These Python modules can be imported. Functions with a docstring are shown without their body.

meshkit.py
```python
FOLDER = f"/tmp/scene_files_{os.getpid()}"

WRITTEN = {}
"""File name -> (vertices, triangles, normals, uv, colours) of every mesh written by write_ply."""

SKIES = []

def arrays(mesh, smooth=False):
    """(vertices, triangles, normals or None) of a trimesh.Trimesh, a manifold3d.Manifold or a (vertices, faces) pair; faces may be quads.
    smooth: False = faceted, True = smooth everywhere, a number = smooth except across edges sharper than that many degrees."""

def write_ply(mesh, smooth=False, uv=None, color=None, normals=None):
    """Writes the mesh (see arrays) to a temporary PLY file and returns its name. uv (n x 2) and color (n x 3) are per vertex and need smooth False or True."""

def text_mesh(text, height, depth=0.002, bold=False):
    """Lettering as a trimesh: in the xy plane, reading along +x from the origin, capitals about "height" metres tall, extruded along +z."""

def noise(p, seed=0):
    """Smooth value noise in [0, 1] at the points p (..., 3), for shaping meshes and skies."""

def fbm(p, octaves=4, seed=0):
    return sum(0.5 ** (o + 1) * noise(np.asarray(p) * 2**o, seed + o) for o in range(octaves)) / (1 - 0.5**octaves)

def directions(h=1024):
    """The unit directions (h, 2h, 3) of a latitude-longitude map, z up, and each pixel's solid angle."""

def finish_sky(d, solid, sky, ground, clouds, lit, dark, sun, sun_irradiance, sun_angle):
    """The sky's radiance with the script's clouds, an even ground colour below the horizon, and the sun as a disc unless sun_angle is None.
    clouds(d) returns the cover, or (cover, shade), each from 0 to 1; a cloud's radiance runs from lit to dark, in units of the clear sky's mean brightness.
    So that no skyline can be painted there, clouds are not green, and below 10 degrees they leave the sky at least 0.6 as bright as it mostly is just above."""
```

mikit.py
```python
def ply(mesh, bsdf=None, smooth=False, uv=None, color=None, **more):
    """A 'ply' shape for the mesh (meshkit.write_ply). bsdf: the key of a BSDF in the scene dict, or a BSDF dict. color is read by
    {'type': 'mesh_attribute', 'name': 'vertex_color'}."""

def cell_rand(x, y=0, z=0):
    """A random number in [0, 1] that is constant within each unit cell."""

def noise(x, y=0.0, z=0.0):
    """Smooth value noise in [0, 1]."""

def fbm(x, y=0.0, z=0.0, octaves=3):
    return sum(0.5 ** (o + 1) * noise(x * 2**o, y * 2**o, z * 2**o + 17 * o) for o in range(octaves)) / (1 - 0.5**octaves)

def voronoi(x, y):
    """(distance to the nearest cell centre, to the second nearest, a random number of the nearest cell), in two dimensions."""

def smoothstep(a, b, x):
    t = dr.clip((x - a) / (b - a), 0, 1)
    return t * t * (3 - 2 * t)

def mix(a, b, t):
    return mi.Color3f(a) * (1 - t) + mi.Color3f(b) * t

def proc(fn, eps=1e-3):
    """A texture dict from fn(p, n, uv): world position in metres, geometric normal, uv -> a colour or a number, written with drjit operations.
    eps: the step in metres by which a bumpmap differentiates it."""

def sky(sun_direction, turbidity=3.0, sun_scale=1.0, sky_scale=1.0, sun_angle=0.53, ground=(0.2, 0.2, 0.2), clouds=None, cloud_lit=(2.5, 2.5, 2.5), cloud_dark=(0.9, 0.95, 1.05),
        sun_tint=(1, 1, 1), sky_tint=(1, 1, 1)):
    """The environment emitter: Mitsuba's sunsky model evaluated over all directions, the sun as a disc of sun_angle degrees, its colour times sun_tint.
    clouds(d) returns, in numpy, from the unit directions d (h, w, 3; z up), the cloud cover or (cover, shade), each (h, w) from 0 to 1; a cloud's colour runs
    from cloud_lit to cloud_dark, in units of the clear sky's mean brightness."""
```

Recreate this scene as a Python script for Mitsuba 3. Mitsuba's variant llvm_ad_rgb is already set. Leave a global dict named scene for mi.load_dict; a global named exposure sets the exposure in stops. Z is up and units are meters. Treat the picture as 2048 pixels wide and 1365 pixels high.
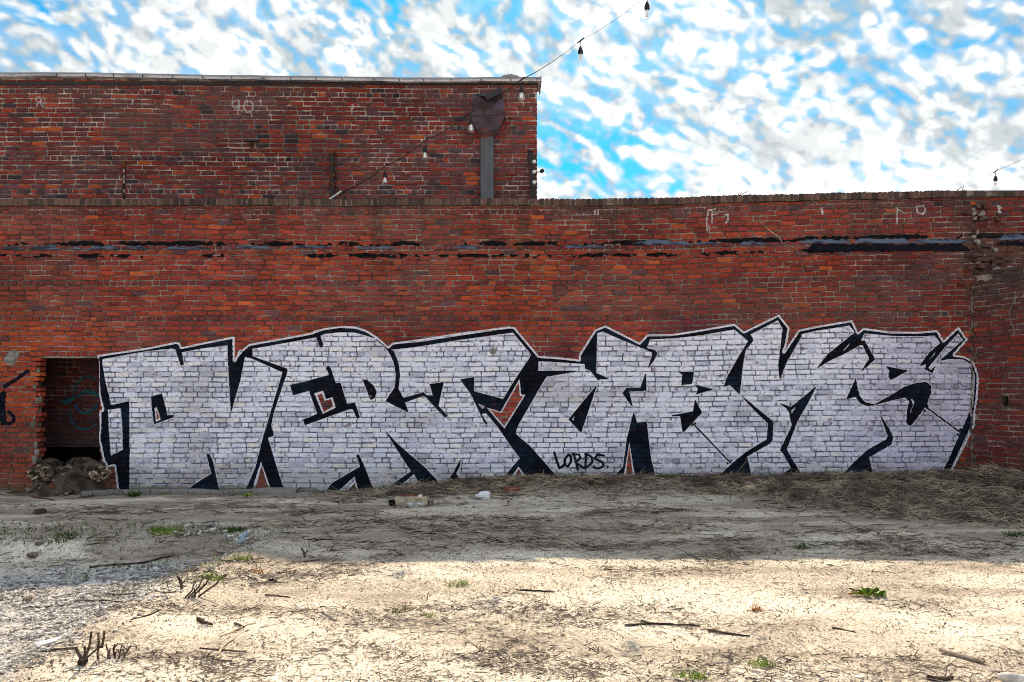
import math, random
import numpy as np, trimesh, shapely
from shapely.geometry import Polygon, LineString, Point, MultiPolygon, box
from shapely.ops import unary_union
import drjit as dr
import mitsuba as mi
import mikit, meshkit
from mikit import proc, noise, fbm, smoothstep, mix

scene, labels = {}, {}
rng = np.random.default_rng(7)
random.seed(7)

# ------------------------------------------------------------------ camera, sky, exposure
D, F, H, HOR = 10.5, 1522.0, 1.414, 780.0        # wall distance, focal length and horizon row of the 2048 x 1365 photograph, eye height
S = F / D                                        # photograph pixels per metre on the long wall
T4 = mi.ScalarTransform4f
scene['camera'] = {'type': 'perspective', 'fov': 2 * math.degrees(math.atan(1024 / F)), 'fov_axis': 'x', 'near_clip': 0.05, 'far_clip': 3000.0,
                   'to_world': T4().look_at(origin=[0, 0, H], target=[0, 1, H], up=[0, 0, 1]), 'principal_point_offset_y': -(HOR - 682.5) / 1365}
exposure = 3.78


def sstep(a, b, x):
    t = np.clip((np.asarray(x, float) - a) / (b - a), 0, 1)
    return t * t * (3 - 2 * t)


def clouds(d):
    """High broken cloud in small soft puffs set in slanting ranks, with a few blue gaps."""
    dx, dy, dz = d[..., 0], d[..., 1], np.maximum(d[..., 2], 0.0)
    ca, sa = math.cos(math.radians(27)), math.sin(math.radians(27))
    p, q, r = dx * ca - dz * sa, dx * sa + dz * ca, dy
    N = lambda f, g, s, o=3: meshkit.fbm(np.stack([P * f, Q * g, r * f + s], -1), o)
    P, Q = p, q
    low = N(2.6, 4.4, 5.9)
    mid = N(9, 15, 2.2, 2)
    w1, w2 = .035 * (N(14, 14, 3, 2) - .5), .035 * (N(14, 14, 13, 2) - .5)
    P, Q = p + w1, q + w2
    puff = N(60, 116, 0.3, 2)
    ridge = 1 - np.abs(2 * N(52, 100, 7.7, 1) - 1)
    fine = N(120, 190, 9, 2)
    f = puff * .56 + (1 - ridge) * .20 + fine * .16 + mid * .20
    gap = sstep(.47, .33, low)
    th = .466 + .13 * gap - .085 * sstep(.38, .22, dz)
    cover = sstep(th - .17, th + .10, f)
    veil = .36 * (1 - gap) + .03
    cover = np.maximum(cover, veil * sstep(.3, .6, mid + .1))
    body = N(34, 62, 51.0, 2)
    shade = .55 * sstep(.64, .48, f - th + .5 + .25 * (fine - .5)) + .58 * sstep(.44, .68, body + .5 * (fine - .5)) + .30 * sstep(.46, .66, N(9, 18, 31.0, 2))
    return cover * .985, np.clip(shade, 0, 1)


SUN = (0.03, math.cos(math.radians(44.3)), math.sin(math.radians(44.3)))
scene['sky'] = mikit.sky(SUN, turbidity=2.6, sun_scale=0.37, sky_scale=1.0, sky_tint=(0.019, 0.28, 0.365), clouds=clouds,
                         cloud_lit=(4.1, 4.1, 4.0), cloud_dark=(1.75, 1.90, 1.95), ground=(0.3, 0.27, 0.22), sun_tint=(1, .97, .92))

# ------------------------------------------------------------------ helpers
counts = {}


def numbered(name):
    n = counts.get(name, 0)
    counts[name] = n + 1
    return name if n == 0 else f'{name}_{n:03d}'


def thing(name, label, cat, group=None, kind=None):
    key = numbered(name)
    labels[key] = {'label': label, 'category': cat}
    if group: labels[key]['group'] = group
    if kind: labels[key]['kind'] = kind
    return key


def part(parent, name, mesh, bsdf, label=None, kind=None, smooth=False, uv=None, **kw):
    key = numbered(f'{parent}__{name}')
    scene[key] = mikit.ply(mesh, bsdf, smooth=smooth, uv=uv, **kw)
    if label or kind:
        labels[key] = {k: v for k, v in (('label', label), ('kind', kind)) if v}
    return key


def single(name, label, cat, mesh, bsdf, group=None, smooth=False, kind=None):
    key = thing(name, label, cat, group, kind)
    scene[key] = mikit.ply(mesh, bsdf, smooth=smooth)
    return key


def structure(name, mesh, bsdf, smooth=False):
    scene[name] = mikit.ply(mesh, bsdf, smooth=smooth)
    labels[name] = {'kind': 'structure'}


def cat(*meshes):
    vs, fs, n = [], [], 0
    for m in meshes:
        v, f = (np.asarray(m.vertices), np.asarray(m.faces)) if hasattr(m, 'vertices') else m
        vs.append(v); fs.append(np.asarray(f) + n); n += len(v)
    return np.vstack(vs), np.vstack(fs)


def bx(x0, x1, y0, y1, z0, z1, ch=0.0):
    if ch <= 0:
        m = trimesh.creation.box((x1 - x0, y1 - y0, z1 - z0))
        m.apply_translation(((x0 + x1) / 2, (y0 + y1) / 2, (z0 + z1) / 2))
        return m
    pts = []
    for sx in (0, 1):
        for sy in (0, 1):
            for sz in (0, 1):
                c = np.array([(x0, x1)[sx], (y0, y1)[sy], (z0, z1)[sz]])
                s = np.array([1 - 2 * sx, 1 - 2 * sy, 1 - 2 * sz]) * ch
                for k in range(3):
                    o = s.copy(); o[k] = 0
                    pts.append(c + o)
    return trimesh.convex.convex_hull(np.array(pts))


def tube(path, radii, sides=8, caps=True):
    path = np.asarray(path, float); n = len(path)
    radii = np.broadcast_to(np.asarray(radii, float), (n,))
    tan = np.gradient(path, axis=0)
    tan /= np.linalg.norm(tan, axis=1, keepdims=True) + 1e-12
    ref = np.array([0, 0, 1.0]) if abs(tan[0, 2]) < .9 else np.array([1.0, 0, 0])
    a = np.cross(tan, ref); a /= np.linalg.norm(a, axis=1, keepdims=True) + 1e-12
    b = np.cross(tan, a)
    th = np.arange(sides) * 2 * np.pi / sides
    v = path[:, None] + radii[:, None, None] * (np.cos(th)[None, :, None] * a[:, None] + np.sin(th)[None, :, None] * b[:, None])
    v = v.reshape(-1, 3)
    f = []
    for i in range(n - 1):
        for j in range(sides):
            p, q = i * sides + j, i * sides + (j + 1) % sides
            f += [[p, q, q + sides], [p, q + sides, p + sides]]
    if caps:
        v = np.vstack([v, path[:1], path[-1:]])
        for j in range(sides):
            f += [[len(v) - 2, (j + 1) % sides, j], [len(v) - 1, (n - 1) * sides + j, (n - 1) * sides + (j + 1) % sides]]
    return v, np.array(f)


def lathe(profile, at, sides=14, axis=None):
    prof = np.asarray(profile, float)
    th = np.arange(sides) * 2 * np.pi / sides
    v = np.stack([prof[:, 0, None] * np.cos(th), prof[:, 0, None] * np.sin(th), np.repeat(prof[:, 1, None], sides, 1)], -1).reshape(-1, 3)
    f = []
    for i in range(len(prof) - 1):
        for j in range(sides):
            p, q = i * sides + j, i * sides + (j + 1) % sides
            f += [[p, q, q + sides], [p, q + sides, p + sides]]
    if axis is not None:
        v = v @ trimesh.geometry.align_vectors([0, 0, 1], axis)[:3, :3].T
    return v + np.asarray(at), np.array(f)


def rock(at, size, seed, sub=2, rough=.35, flat=.6):
    m = trimesh.creation.icosphere(subdivisions=sub)
    v = np.array(m.vertices)
    n = meshkit.fbm(v * 1.3 + seed * 7.3, 3) - .5
    n2 = np.abs(meshkit.noise(v * 2.6 + seed * 3.1) - .5)
    v = v * (1 + rough * 2 * n[:, None] + .25 * n2[:, None]) * np.asarray(size)
    r = np.random.default_rng(seed)
    a = r.uniform(0, 6.28)
    c, s = math.cos(a), math.sin(a)
    v = v @ np.array([[c, -s, 0], [s, c, 0], [0, 0, 1]]).T
    return v + np.asarray(at), np.array(m.faces)


def WX(px, depth=D): return (np.asarray(px, float) - 1024) * depth / F
def WZ(py, depth=D): return H + (HOR - np.asarray(py, float)) * depth / F


# ------------------------------------------------------------------ materials
def ramp(t, stops):
    c = mi.Color3f(stops[0][1])
    for (a, ca), (b, cb) in zip(stops, stops[1:]):
        k = dr.clip((t - a) / (b - a), 0, 1)
        c = c * (1 - k) + mi.Color3f(cb) * k
    return c


def two(b): return {'type': 'twosided', 'bsdf': b}
def diffuse(fn): return two({'type': 'diffuse', 'reflectance': proc(fn)})


def principled(fn, rough=.8, spec=.3, **kw):
    return two({'type': 'principled', 'base_color': proc(fn) if callable(fn) else {'type': 'rgb', 'value': fn}, 'roughness': rough, 'specular': spec, **kw})


WARP = .125


def tar_mask(p):
    s = dr.clip((p.x - .5) / 6.5, 0, 1)
    z = p.z - WARP * (p.z / 4) * s * s * (3 - 2 * s)
    e1 = dr.exp(-dr.square((z - 3.430) / .060))
    e2 = dr.exp(-dr.square((z - 3.262) / .065))
    n = fbm(p.x * 3.4, z * 11.0, 0.0, 3) * .66 + fbm(p.x * 19, z * 30, 3.0, 3) * .50
    return smoothstep(.565, .605, n * dr.maximum(e1 * 1.16, e2 * 1.06)) * dr.select(p.y < 11.5, 1.0, 0.0)


BR = [(0, (.034, .029, .036)), (.16, (.075, .050, .060)), (.32, (.135, .052, .060)), (.48, (.175, .037, .033)), (.64, (.265, .047, .032)), (.82, (.355, .064, .032)), (1, (.44, .10, .032))]


def brick_col(p, n, uv):
    c = ramp(uv.x, BR)
    m = fbm(p.x * 34, p.z * 46, p.y * 34, 3)
    c = c * (.80 + .66 * m) * (.82 + .36 * uv.y)
    soot = smoothstep(.60, .82, fbm(p.x * 9, p.z * 13, p.y * 9 + uv.y * 40, 3))
    c = mix(c, mi.Color3f(.045, .032, .032), soot * .55)
    pale = smoothstep(.66, .84, fbm(p.x * 22 + 7, p.z * 30, uv.y * 60, 3))
    c = mix(c, mi.Color3f(.30, .20, .18), pale * .30)
    big = fbm(p.x * .55 + 3, p.z * 1.1, 2.0, 3)
    c = c * (.50 + .84 * big)
    low = dr.select(p.y < 11.4, 1.0, 0.0)
    # soot run down from the coping, an ochre stain, and purple overspray above the lettering
    run = smoothstep(.50, .74, fbm(p.x * 3.2, p.z * .55, 14.0, 3)) * smoothstep(2.5, 3.9, p.z) * low
    c = mix(c, mi.Color3f(.06, .036, .034), run * .65)
    fade = smoothstep(.50, .68, fbm(p.x * .8 + 21, p.z * 1.5, 6.0, 3))
    c = mix(c, mi.Color3f(.13, .075, .068), fade * .38)
    och = dr.exp(-dr.square((p.x - .16) / .17)) * smoothstep(2.0, 2.5, p.z) * smoothstep(3.9, 3.4, p.z) * smoothstep(.3, .6, fbm(p.x * 5, p.z * 2.5, 2.0, 3)) * low
    c = mix(c, mi.Color3f(.30, .13, .028), och * .55)
    sp = dr.exp(-dr.square((p.x - .72) / .42) - dr.square((p.z - 1.98) / .22)) + dr.exp(-dr.square((p.x - 2.4) / .45) - dr.square((p.z - 2.27) / .16)) + .6 * dr.exp(-dr.square((p.x - 4.6) / .30) - dr.square((p.z - 2.24) / .10))
    c = mix(c, mi.Color3f(.095, .030, .045), dr.clip(sp, 0, 1) * .75 * low)
    c = mix(c, mi.Color3f(.012, .012, .014), tar_mask(p))
    crn = smoothstep(6.15, 6.35, p.x + .3 * (fbm(p.x * 6, p.z * 5, 1.0, 3) - .5)) * smoothstep(2.1, 2.9, p.z + .6 * (fbm(p.x * 4, p.z * 4, 7.0, 3) - .5)) * smoothstep(3.75, 3.2, p.z) * low
    c = mix(c, mi.Color3f(.075, .055, .047), crn * .6)
    splash = smoothstep(.50, .16, p.z + .30 * (fbm(p.x * 4, p.z * 5, 3.0, 3) - .5)) * low
    c = mix(c, mi.Color3f(.13, .10, .085), splash * .35)
    foot = smoothstep(.22, -.02, p.z + .10 * fbm(p.x * 3, p.z * 6, 0, 2)) * dr.select(p.y < 11.4, 1.0, 0.0)
    return mix(c, mi.Color3f(.15, .125, .11), foot * .7)


def mortar_col(p, n, uv):
    m = fbm(p.x * 5, p.z * 9, p.y * 5, 3)
    c = mix(mi.Color3f(.075, .056, .048), mi.Color3f(.35, .295, .255), smoothstep(.32, .74, m))
    c = c * (.60 + .75 * noise(p.x * 70, p.z * 70, p.y * 70))
    c = c * dr.select(p.y > 12.5, 1.45, 1.0)
    dark = smoothstep(.55, .72, fbm(p.x * .9 + 11, p.z * 1.7, 4.0, 3))
    c = mix(c, mi.Color3f(.10, .085, .08), dark * .65)
    return mix(c, mi.Color3f(.012, .012, .014), tar_mask(p))


scene['brick'] = diffuse(brick_col)
scene['mortar'] = {'type': 'bumpmap', 'arbitrary': proc(lambda p, n, uv: .004 * fbm(p.x * 60, p.z * 60, p.y * 60, 2), 2e-3), 'scale': 1.0, 'bsdf': diffuse(mortar_col)}


def silver_col(p, n, uv):
    c = ramp(uv.x, [(0, (.34, .35, .43)), (.3, (.60, .62, .76)), (.6, (.80, .82, .96)), (.85, (.86, .875, .97)), (1, (.86, .81, .79))])
    c = c * (.84 + .28 * fbm(p.x * 30, p.z * 40, uv.y * 20, 3))
    w = smoothstep(.60, .76, fbm(p.x * 40 + uv.y * 30, p.z * 55, 2.0, 3))
    c = mix(c, mi.Color3f(.24, .22, .25), w * .45)
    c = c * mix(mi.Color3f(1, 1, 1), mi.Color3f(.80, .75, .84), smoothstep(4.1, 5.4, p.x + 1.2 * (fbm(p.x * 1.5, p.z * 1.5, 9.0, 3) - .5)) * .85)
    blot = smoothstep(.62, .74, fbm(p.x * 1.6, p.z * 3.0, 8.0, 4))
    c = mix(c, mi.Color3f(.30, .27, .29), blot * .40)
    splash = smoothstep(.55, .18, p.z + .34 * (fbm(p.x * 5, p.z * 6, 3.0, 4) - .5))
    c = mix(c, mi.Color3f(.25, .215, .20), splash * .55)
    chip = smoothstep(.745, .78, fbm(p.x * 16, p.z * 24, 5.0, 3))
    return mix(c, mi.Color3f(.15, .07, .06), chip * .7)


def joint_col(p, n, uv):
    m = smoothstep(.46, .68, fbm(p.x * 8, p.z * 15, 1.0, 3))
    return mix(mi.Color3f(.15, .155, .21), mi.Color3f(.68, .68, .80), m * .80) * (.7 + .6 * noise(p.x * 60, p.z * 60, 0))


def black_col(p, n, uv):
    m = fbm(p.x * 3.0, p.z * 4.0, 2.0, 3)
    c = mix(mi.Color3f(.0022, .0042, .011), mi.Color3f(.005, .012, .026), smoothstep(.40, .66, m))
    c = mix(c, mi.Color3f(.045, .020, .020), smoothstep(.66, .80, fbm(p.x * 26, p.z * 36, 3.0, 2)) * .5)
    return c * (.7 + .6 * fbm(p.x * 30, p.z * 40, 0, 2)) * (.6 + .9 * uv.y)


scene['coping_clay'] = diffuse(lambda p, n, uv: mix(mi.Color3f(.060, .042, .038), mi.Color3f(.150, .088, .074), smoothstep(.15, .95, uv.y * 1.6 + .6 * fbm(p.x * 12, p.z * 12, p.y * 5, 3) - .2)) * (.7 + .6 * fbm(p.x * 1.3, 1.0, 2.0, 2)))
scene['coping_bed'] = diffuse(lambda p, n, uv: mix(mi.Color3f(.075, .058, .052), mi.Color3f(.20, .17, .15), smoothstep(.45, .7, fbm(p.x * 9, p.z * 9, 2.0, 3))))
scene['silver_paint'] = principled(silver_col, .50, .35)
scene['joint_paint'] = diffuse(joint_col)
scene['black_paint'] = principled(black_col, .75, .12)
scene['white_paint'] = diffuse(lambda p, n, uv: mi.Color3f(.74, .72, .80) * (.78 + .36 * fbm(p.x * 20, p.z * 28, 0, 3)))
scene['chalk'] = diffuse(lambda p, n, uv: mi.Color3f(.46, .42, .43) * (.5 + .8 * fbm(p.x * 40, p.z * 40, 0, 2)))
scene['teal_paint'] = diffuse(lambda p, n, uv: mi.Color3f(.035, .17, .22) * (.5 + 1.0 * fbm(p.x * 20, p.z * 20, 0, 2)))
scene['flashing_blue'] = diffuse(lambda p, n, uv: mix(mi.Color3f(.035, .042, .065), mi.Color3f(.11, .14, .21), smoothstep(.3, .65, fbm(p.x * 9, p.z * 40, 0, 3))))
scene['tar'] = diffuse(lambda p, n, uv: mi.Color3f(.011, .011, .017) * (.6 + .9 * fbm(p.x * 8, p.z * 30, 0, 3)))
scene['cement'] = {'type': 'bumpmap', 'arbitrary': proc(lambda p, n, uv: .010 * fbm(p.x * 18, p.y * 18, p.z * 30, 3), 3e-3), 'scale': 1.0,
                   'bsdf': diffuse(lambda p, n, uv: mix(mi.Color3f(.16, .145, .13), mi.Color3f(.36, .34, .32), fbm(p.x * 6, p.z * 14, p.y * 9, 4)))}


def rust_col(p, n, uv):
    a = fbm(p.x * 5, p.z * 7, p.y * 5, 4)
    c = mix(mi.Color3f(.030, .015, .020), mi.Color3f(.075, .050, .080), smoothstep(.40, .70, a))
    r = smoothstep(.50, .66, fbm(p.x * 6 + 4, p.z * 5, p.y * 6, 4)) * smoothstep(6.15, 5.85, p.z)
    return mix(c, mi.Color3f(.26, .050, .016), r * .9)


scene['rusted_sheet'] = principled(rust_col, .6, .4)
scene['rust'] = diffuse(lambda p, n, uv: mix(mi.Color3f(.035, .022, .018), mi.Color3f(.20, .075, .03), smoothstep(.4, .62, fbm(p.x * 30, p.z * 14, p.y * 30, 3))))
scene['pipe_metal'] = principled(lambda p, n, uv: mix(mi.Color3f(.070, .066, .064), mi.Color3f(.125, .135, .16), fbm(p.x * 10, p.z * 2.2, p.y * 10, 3)), .5, .4, metallic=.25)
scene['dark_metal'] = principled(lambda p, n, uv: mi.Color3f(.022, .018, .020) * (.6 + .9 * fbm(p.x * 20, p.z * 9, p.y * 20, 2)), .6, .35)
scene['roof_metal'] = principled(lambda p, n, uv: mix(mi.Color3f(.13, .13, .135), mi.Color3f(.30, .30, .31), fbm(p.x * 2.5, p.z * 12, p.y * 2, 4)), .5, .5, metallic=.3)
scene['drip_metal'] = principled(lambda p, n, uv: mix(mi.Color3f(.30, .30, .34), mi.Color3f(.62, .62, .68), smoothstep(.3, .6, fbm(p.x * 3, p.z * 30, p.y * 2, 3))), .45, .5, metallic=.2)
scene['cable_rubber'] = principled((.012, .012, .014), .6, .3)
scene['bulb_glass'] = {'type': 'thindielectric', 'int_ior': 1.5}
scene['porcelain'] = principled((.75, .75, .74), .25, .5)
scene['roofing'] = diffuse(lambda p, n, uv: mi.Color3f(.22, .21, .20) * (.7 + .6 * fbm(p.x * 3, p.y * 3, 0, 3)))


def sand_col(p, n, uv):
    a = fbm(p.x * 1.1, p.y * 2.4, 0, 4)
    c = mix(mi.Color3f(.50, .445, .37), mi.Color3f(.68, .618, .525), smoothstep(.3, .65, a))
    c = c * (.80 + .40 * fbm(p.x * .7 + 40, p.y * 1.3, 11.0, 4))
    g = noise(p.x * 95, p.y * 95, 1.0)
    c = c * (.52 + .60 * g + .36 * noise(p.x * 170, p.y * 170, 4.0))
    sp = smoothstep(.76, .86, noise(p.x * 74, p.y * 74, 5.0))
    c = mix(c, mi.Color3f(.12, .095, .085), sp * .6)
    thatch = smoothstep(.52, .70, fbm(p.x * 1.3 + 9, p.y * 3.2, 3.0, 4)) * .40
    thatch = dr.maximum(thatch, .75 * smoothstep(.42, .62, fbm(p.x * 1.1 + 3, p.y * 2.6, 13.0, 4)) * dr.exp(-dr.square((p.x + .3) / 2.3) - dr.square((p.y - 7.6) / 1.1)))
    thatch = dr.maximum(thatch, .7 * smoothstep(.38, .60, fbm(p.x * 1.4 + 60, p.y * 3.0, 23.0, 4)) * smoothstep(-1.6, -2.6, p.x) * smoothstep(7.2, 7.7, p.y))
    thatch = dr.maximum(thatch, .6 * smoothstep(.44, .62, fbm(p.x * .9 + 30, p.y * 3.6, 17.0, 4)) * smoothstep(6.3, 7.2, p.y))
    c = mix(c, mi.Color3f(.185, .145, .115), thatch)
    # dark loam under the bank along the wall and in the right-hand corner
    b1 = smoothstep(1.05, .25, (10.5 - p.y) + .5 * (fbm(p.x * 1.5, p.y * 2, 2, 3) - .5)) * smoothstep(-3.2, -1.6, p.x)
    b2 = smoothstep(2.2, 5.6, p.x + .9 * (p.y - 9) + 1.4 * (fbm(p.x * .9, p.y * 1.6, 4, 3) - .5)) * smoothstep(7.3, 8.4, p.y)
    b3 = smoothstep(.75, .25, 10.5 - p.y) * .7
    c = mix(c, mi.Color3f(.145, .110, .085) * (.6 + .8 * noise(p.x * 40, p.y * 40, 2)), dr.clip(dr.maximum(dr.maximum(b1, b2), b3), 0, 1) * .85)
    # grey road stone in the sunken strip at left
    gr = smoothstep(-2.2, -3.0, p.x + .9 * (fbm(p.x * 3, p.y * 3, 6, 4) - .5)) * smoothstep(7.1, 6.5, p.y + .8 * (fbm(p.x * 2, p.y * 2, 8, 3) - .5))
    c = mix(c, mi.Color3f(.42, .41, .40) * (.45 + .95 * noise(p.x * 60, p.y * 60, 3)), gr * .8)
    return c


scene['sand'] = {'type': 'bumpmap', 'arbitrary': proc(lambda p, n, uv: .0075 * noise(p.x * 60, p.y * 60, 0) + .004 * noise(p.x * 130, p.y * 130, 0), 2e-3), 'scale': 1.0, 'bsdf': diffuse(sand_col)}


def tone(a, b, f=20.0):
    return diffuse(lambda p, n, uv: mix(mi.Color3f(a), mi.Color3f(b), smoothstep(.3, .7, fbm(p.x * f, p.y * f, p.z * f, 2))))


scene['straw_dark'] = tone((.045, .034, .032), (.14, .11, .10), 6.0)
scene['straw_mid'] = tone((.16, .13, .12), (.38, .32, .28), 8.0)
scene['straw_pale'] = tone((.24, .19, .14), (.52, .43, .32), 9.0)
scene['hay_stalk'] = tone((.14, .105, .08), (.50, .40, .28), 5.0)
scene['bark'] = tone((.040, .028, .022), (.13, .095, .075), 30.0)
scene['log_bark'] = tone((.03, .025, .021), (.11, .088, .07), 14.0)
scene['log_wood'] = tone((.10, .07, .05), (.50, .40, .29), 22.0)
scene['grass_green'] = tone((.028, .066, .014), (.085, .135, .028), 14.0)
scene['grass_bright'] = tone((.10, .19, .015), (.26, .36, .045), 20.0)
scene['grass_sunlit'] = tone((.20, .24, .07), (.42, .44, .20), 14.0)
scene['grass_olive'] = tone((.10, .11, .035), (.22, .20, .07), 14.0)
scene['tuft_orange'] = tone((.28, .10, .03), (.45, .22, .08), 30.0)
scene['stone_grey'] = tone((.12, .12, .125), (.44, .43, .43), 31.0)
scene['stone_dark'] = tone((.09, .087, .09), (.30, .29, .295), 23.0)
scene['road_stone'] = tone((.26, .25, .25), (.66, .645, .625), 23.0)
scene['stone_white'] = tone((.40, .385, .36), (.74, .72, .68), 25.0)
scene['stone_brown'] = tone((.12, .085, .07), (.27, .20, .17), 25.0)
scene['soil'] = tone((.05, .042, .036), (.13, .108, .09), 9.0)
scene['concrete_tan'] = tone((.33, .27, .19), (.56, .47, .35), 14.0)
scene['concrete_pale'] = tone((.30, .30, .29), (.58, .58, .56), 18.0)
scene['brick_clay'] = tone((.16, .05, .04), (.30, .09, .06), 30.0)
scene['plastic_white'] = principled((.78, .78, .84), .3, .5)
scene['plastic_blue'] = principled((.30, .36, .44), .25, .6)
scene['board_wood'] = tone((.16, .13, .11), (.34, .29, .25), 22.0)
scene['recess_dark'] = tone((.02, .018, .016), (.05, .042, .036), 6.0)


# ------------------------------------------------------------------ ground
def ground_z(x, y):
    x, y = np.asarray(x, float), np.asarray(y, float)
    d = 10.5 - y
    z = np.zeros(np.broadcast(x, y).shape)
    P = np.stack(np.broadcast_arrays(x, y, np.zeros_like(z)), -1)
    bank = sstep(-2.9, .5, x) * (.195 * np.exp(-(np.clip(d, 0, 9) / .62) ** 2) + .035 * sstep(2.2, .3, d))
    corner = .20 * np.exp(-((x - 6.62) / .42) ** 2 - ((y - 9.95) / .45) ** 2) + .05 * sstep(3, 6.5, x) * sstep(2.6, .8, d)
    edge = -2.42 + .25 * (meshkit.noise(P * [.8, .8, 0] + 4) - .5) - .20 * sstep(7.0, 5.5, y)
    pit = -(.125 + .06 * sstep(-2.8, -4.6, x)) * sstep(0.28, -.42, x - edge) * sstep(7.75, 6.95, y + .35 * (meshkit.noise(P * [1.3, 1.3, 0] + 2) - .5))
    ridge = .05 * np.exp(-((x - edge - .22) / .28) ** 2) * sstep(7.2, 6.3, y) * sstep(2.5, 4.5, y)
    mound = .05 * np.exp(-((x + 2.1) / .45) ** 2 - ((y - 6.75) / .45) ** 2)
    und = .035 * (meshkit.fbm(P * [.7, .9, 0], 3) - .5) + .018 * (meshkit.fbm(P * [4, 6, 0] + 7, 3) - .5)
    return z + bank + corner + pit + ridge + mound + und * sstep(60, 10, np.abs(x)) * sstep(-20, 0, y)


def gp(px, py):
    """The ground point that the photograph's pixel shows."""
    px, py = float(px), float(py)
    t = np.linspace(2.0, 11.0, 2200)
    x, z = (px - 1024) / F * t, H - (py - HOR) / F * t
    below = np.nonzero(z < ground_z(x, t))[0]
    i = below[0] if len(below) else len(t) - 1
    return np.array([x[i], t[i], float(ground_z(x[i], t[i]))])


gx = np.concatenate([-np.geomspace(600, 8.2, 26), np.arange(-8.1, 8.1, .032), np.geomspace(8.2, 600, 26)])
gy = np.concatenate([-np.geomspace(500, 2, 20) + 3.0, np.arange(1.1, 2.6, .1), np.arange(2.6, 6.0, .022), np.arange(6.0, 10.9, .034), np.geomspace(11, 900, 26)])
GX, GY = np.meshgrid(gx, gy)
GZ = ground_z(GX, GY)
fine = sstep(9, 8, np.abs(GX)) * sstep(1.5, 3, GY) * sstep(11, 10.4, GY)
GZ += fine * (.006 * (meshkit.noise(np.stack([GX * 14, GY * 14, GX * 0], -1)) - .5) + .008 * (meshkit.noise(np.stack([GX * 6, GY * 8, GX * 0 + 5], -1)) - .5))
nx, ny = len(gx), len(gy)
idx = np.arange(nx * ny).reshape(ny, nx)
gf = np.stack([idx[:-1, :-1], idx[:-1, 1:], idx[1:, 1:], idx[1:, :-1]], -1).reshape(-1, 4)
structure('ground', (np.stack([GX, GY, GZ], -1).reshape(-1, 3), gf), 'sand', smooth=True)


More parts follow.
